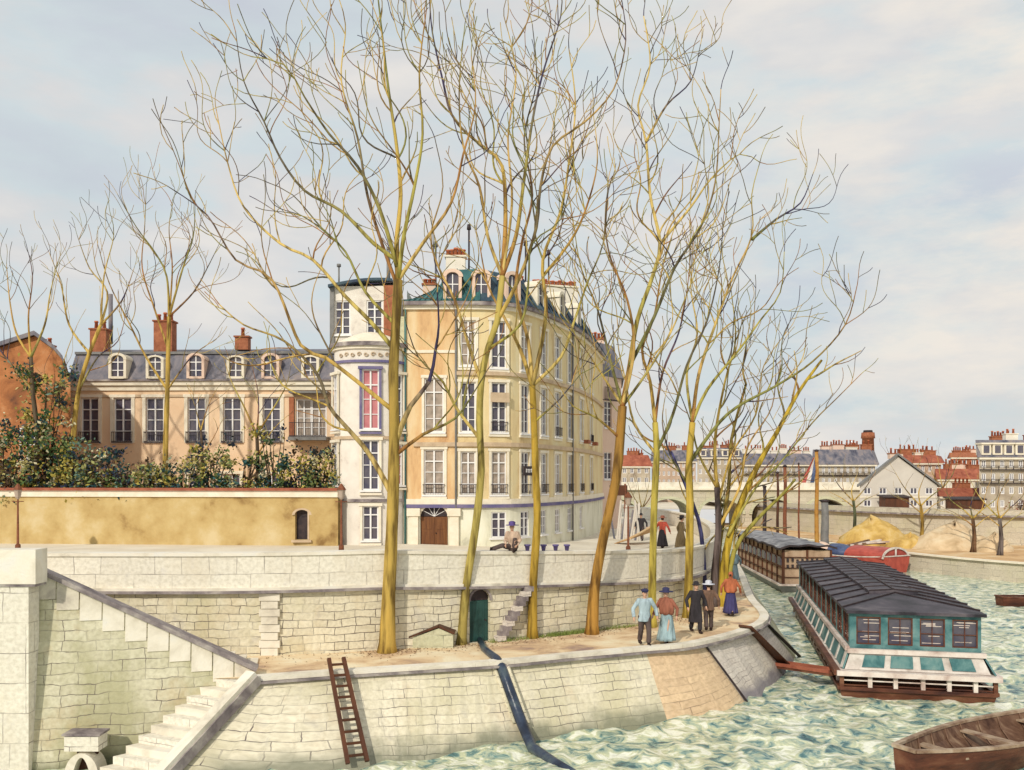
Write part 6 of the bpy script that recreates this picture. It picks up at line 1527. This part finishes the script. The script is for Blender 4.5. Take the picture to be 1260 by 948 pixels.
        e.rings([(hip+V((0,0,.06)),.16,.12),(chest,.18,.125),(neck+V((0,0,-.03)),.10,.08)],16)
        o=e.build('bodice',CL[top]); remesh(o,.018,2); o.parent=t
    e=MB(); hc=head+V((0,.01,.07))
    if hat=='bowler': e.rings([(hc+V((0,0,-.02)),.15,.17),(hc+V((0,0,-.005)),.15,.17),(hc+V((0,0,.0)),.095,.11),(hc+V((0,0,.07)),.088,.10),(hc+V((0,0,.105)),.05,.06),(hc+V((0,0,.112)),.01,.01)],20)
    elif hat=='cap': e.rings([(hc+V((0,0,-.03)),.088,.105),(hc+V((0,0,.03)),.12,.13),(hc+V((0,0,.065)),.08,.09),(hc+V((0,0,.075)),.02,.02)],18); e.ell(hc+V((0,-.11,-.02)),.07,.07,.012,12,6); e.ell(hc+V((0,0,.085)),.018,.018,.018,8,6)
    elif hat=='wide': e.rings([(hc+V((0,0,-.015)),.23,.24,.05,3,1),(hc+V((0,0,0)),.23,.24,.05,3,1),(hc+V((0,0,.012)),.11,.12),(hc+V((0,0,.10)),.115,.12,.05,5,0),(hc+V((0,0,.13)),.06,.06),(hc+V((0,0,.135)),.01,.01)],28)
    elif hat=='scarf': e.ell(head+V((0,.02,.015)),.098,.108,.13,16,12); e.ell(neck+V((0,.01,.01)),.10,.09,.05,12,8)
    o=e.build('hat' if hat!='scarf' else 'headscarf',CL[hatc]); o.parent=t
    t.location=(x,y,z); t.scale=(S,S,S); t.rotation_euler=(0,0,face)
    return t
def seed_ph(v): return (v*7.3)%6.28
def place(px,pyf,zf,**k):
    d=F*(EYE-zf)/(pyf-590); x,y=XY(px,d); return x,y
def pp(px,pyf,h,face,label,z=QZ,**k):
    for _ in range(3):
        x,y=place(px,pyf,z); 
        if z!=QZ: z=road_z(x)
    return person(x,y,z,h,face,label,**k)
pp(793,795,1.78,R(8),'man in pale blue smock and dark cap strolling, leftmost on the quay',top='blue',bottom='dark',hat='cap',stride=.16,armout=.34)
pp(820,792,1.72,R(-35),'woman in rust shawl, wide hat and pale blue skirt beside the smock man',top='shawl',bottom='lblue',top_kind='shawl',bot_kind='skirt',hat='wide',stride=.22)
pp(856,779,1.72,R(12),'person in long black coat and black hat on the quay',top='black',bottom='black',top_kind='coat',hat='bowler',hatc='black',stride=.15)
pp(872,777,1.68,R(175),'person in brown coat with pale grey hat next to the one in the black coat',top='brown',bottom='dark',top_kind='shirt',hat='wide',hatc='grey',stride=.14,phase=1)
pp(899,758,1.68,R(160),'woman in orange shawl and indigo skirt walking along the narrowing quay',top='orange',bottom='indigo',top_kind='shawl',bot_kind='skirt',hat='scarf',hatc='orange',stride=.25)
pp(903,716,1.66,R(170),'small distant woman in grey teal dress farthest along the quay',top='teal',bottom='teal',top_kind='shawl',bot_kind='skirt',hat='scarf',hatc='hair',stride=.15)
pp(789,666,1.70,R(-20),'man in dark suit and hat on the upper road, leftmost of the three walkers',3.4,top='black',bottom='dark',hat='bowler',hatc='black',stride=.16)
pp(815,675,1.76,R(150),'woman in red jacket and black skirt, middle of the three walkers on the upper road',3.4,top='red',bottom='black',top_kind='shirt',bot_kind='skirt',hat='wide',hatc='shawl',stride=.2)
pp(838,678,1.85,R(100),'woman in long olive brown dress and dark hat, rightmost walker on the upper road',3.4,top='oliv',bottom='oliv',top_kind='coat',bot_kind='skirt',hat='wide',hatc='black',stride=.2)
u=WP.upx(631); p_,_=WP.at(u)
person(p_.x,p_.y+.2,road_z(p_.x)+1.15,1.68,R(-12),'man in tan shirt and violet wide hat sitting with one leg stretched on the parapet','tan','dark',hat='wide',hatc='violet',seated=True,bend=.25)
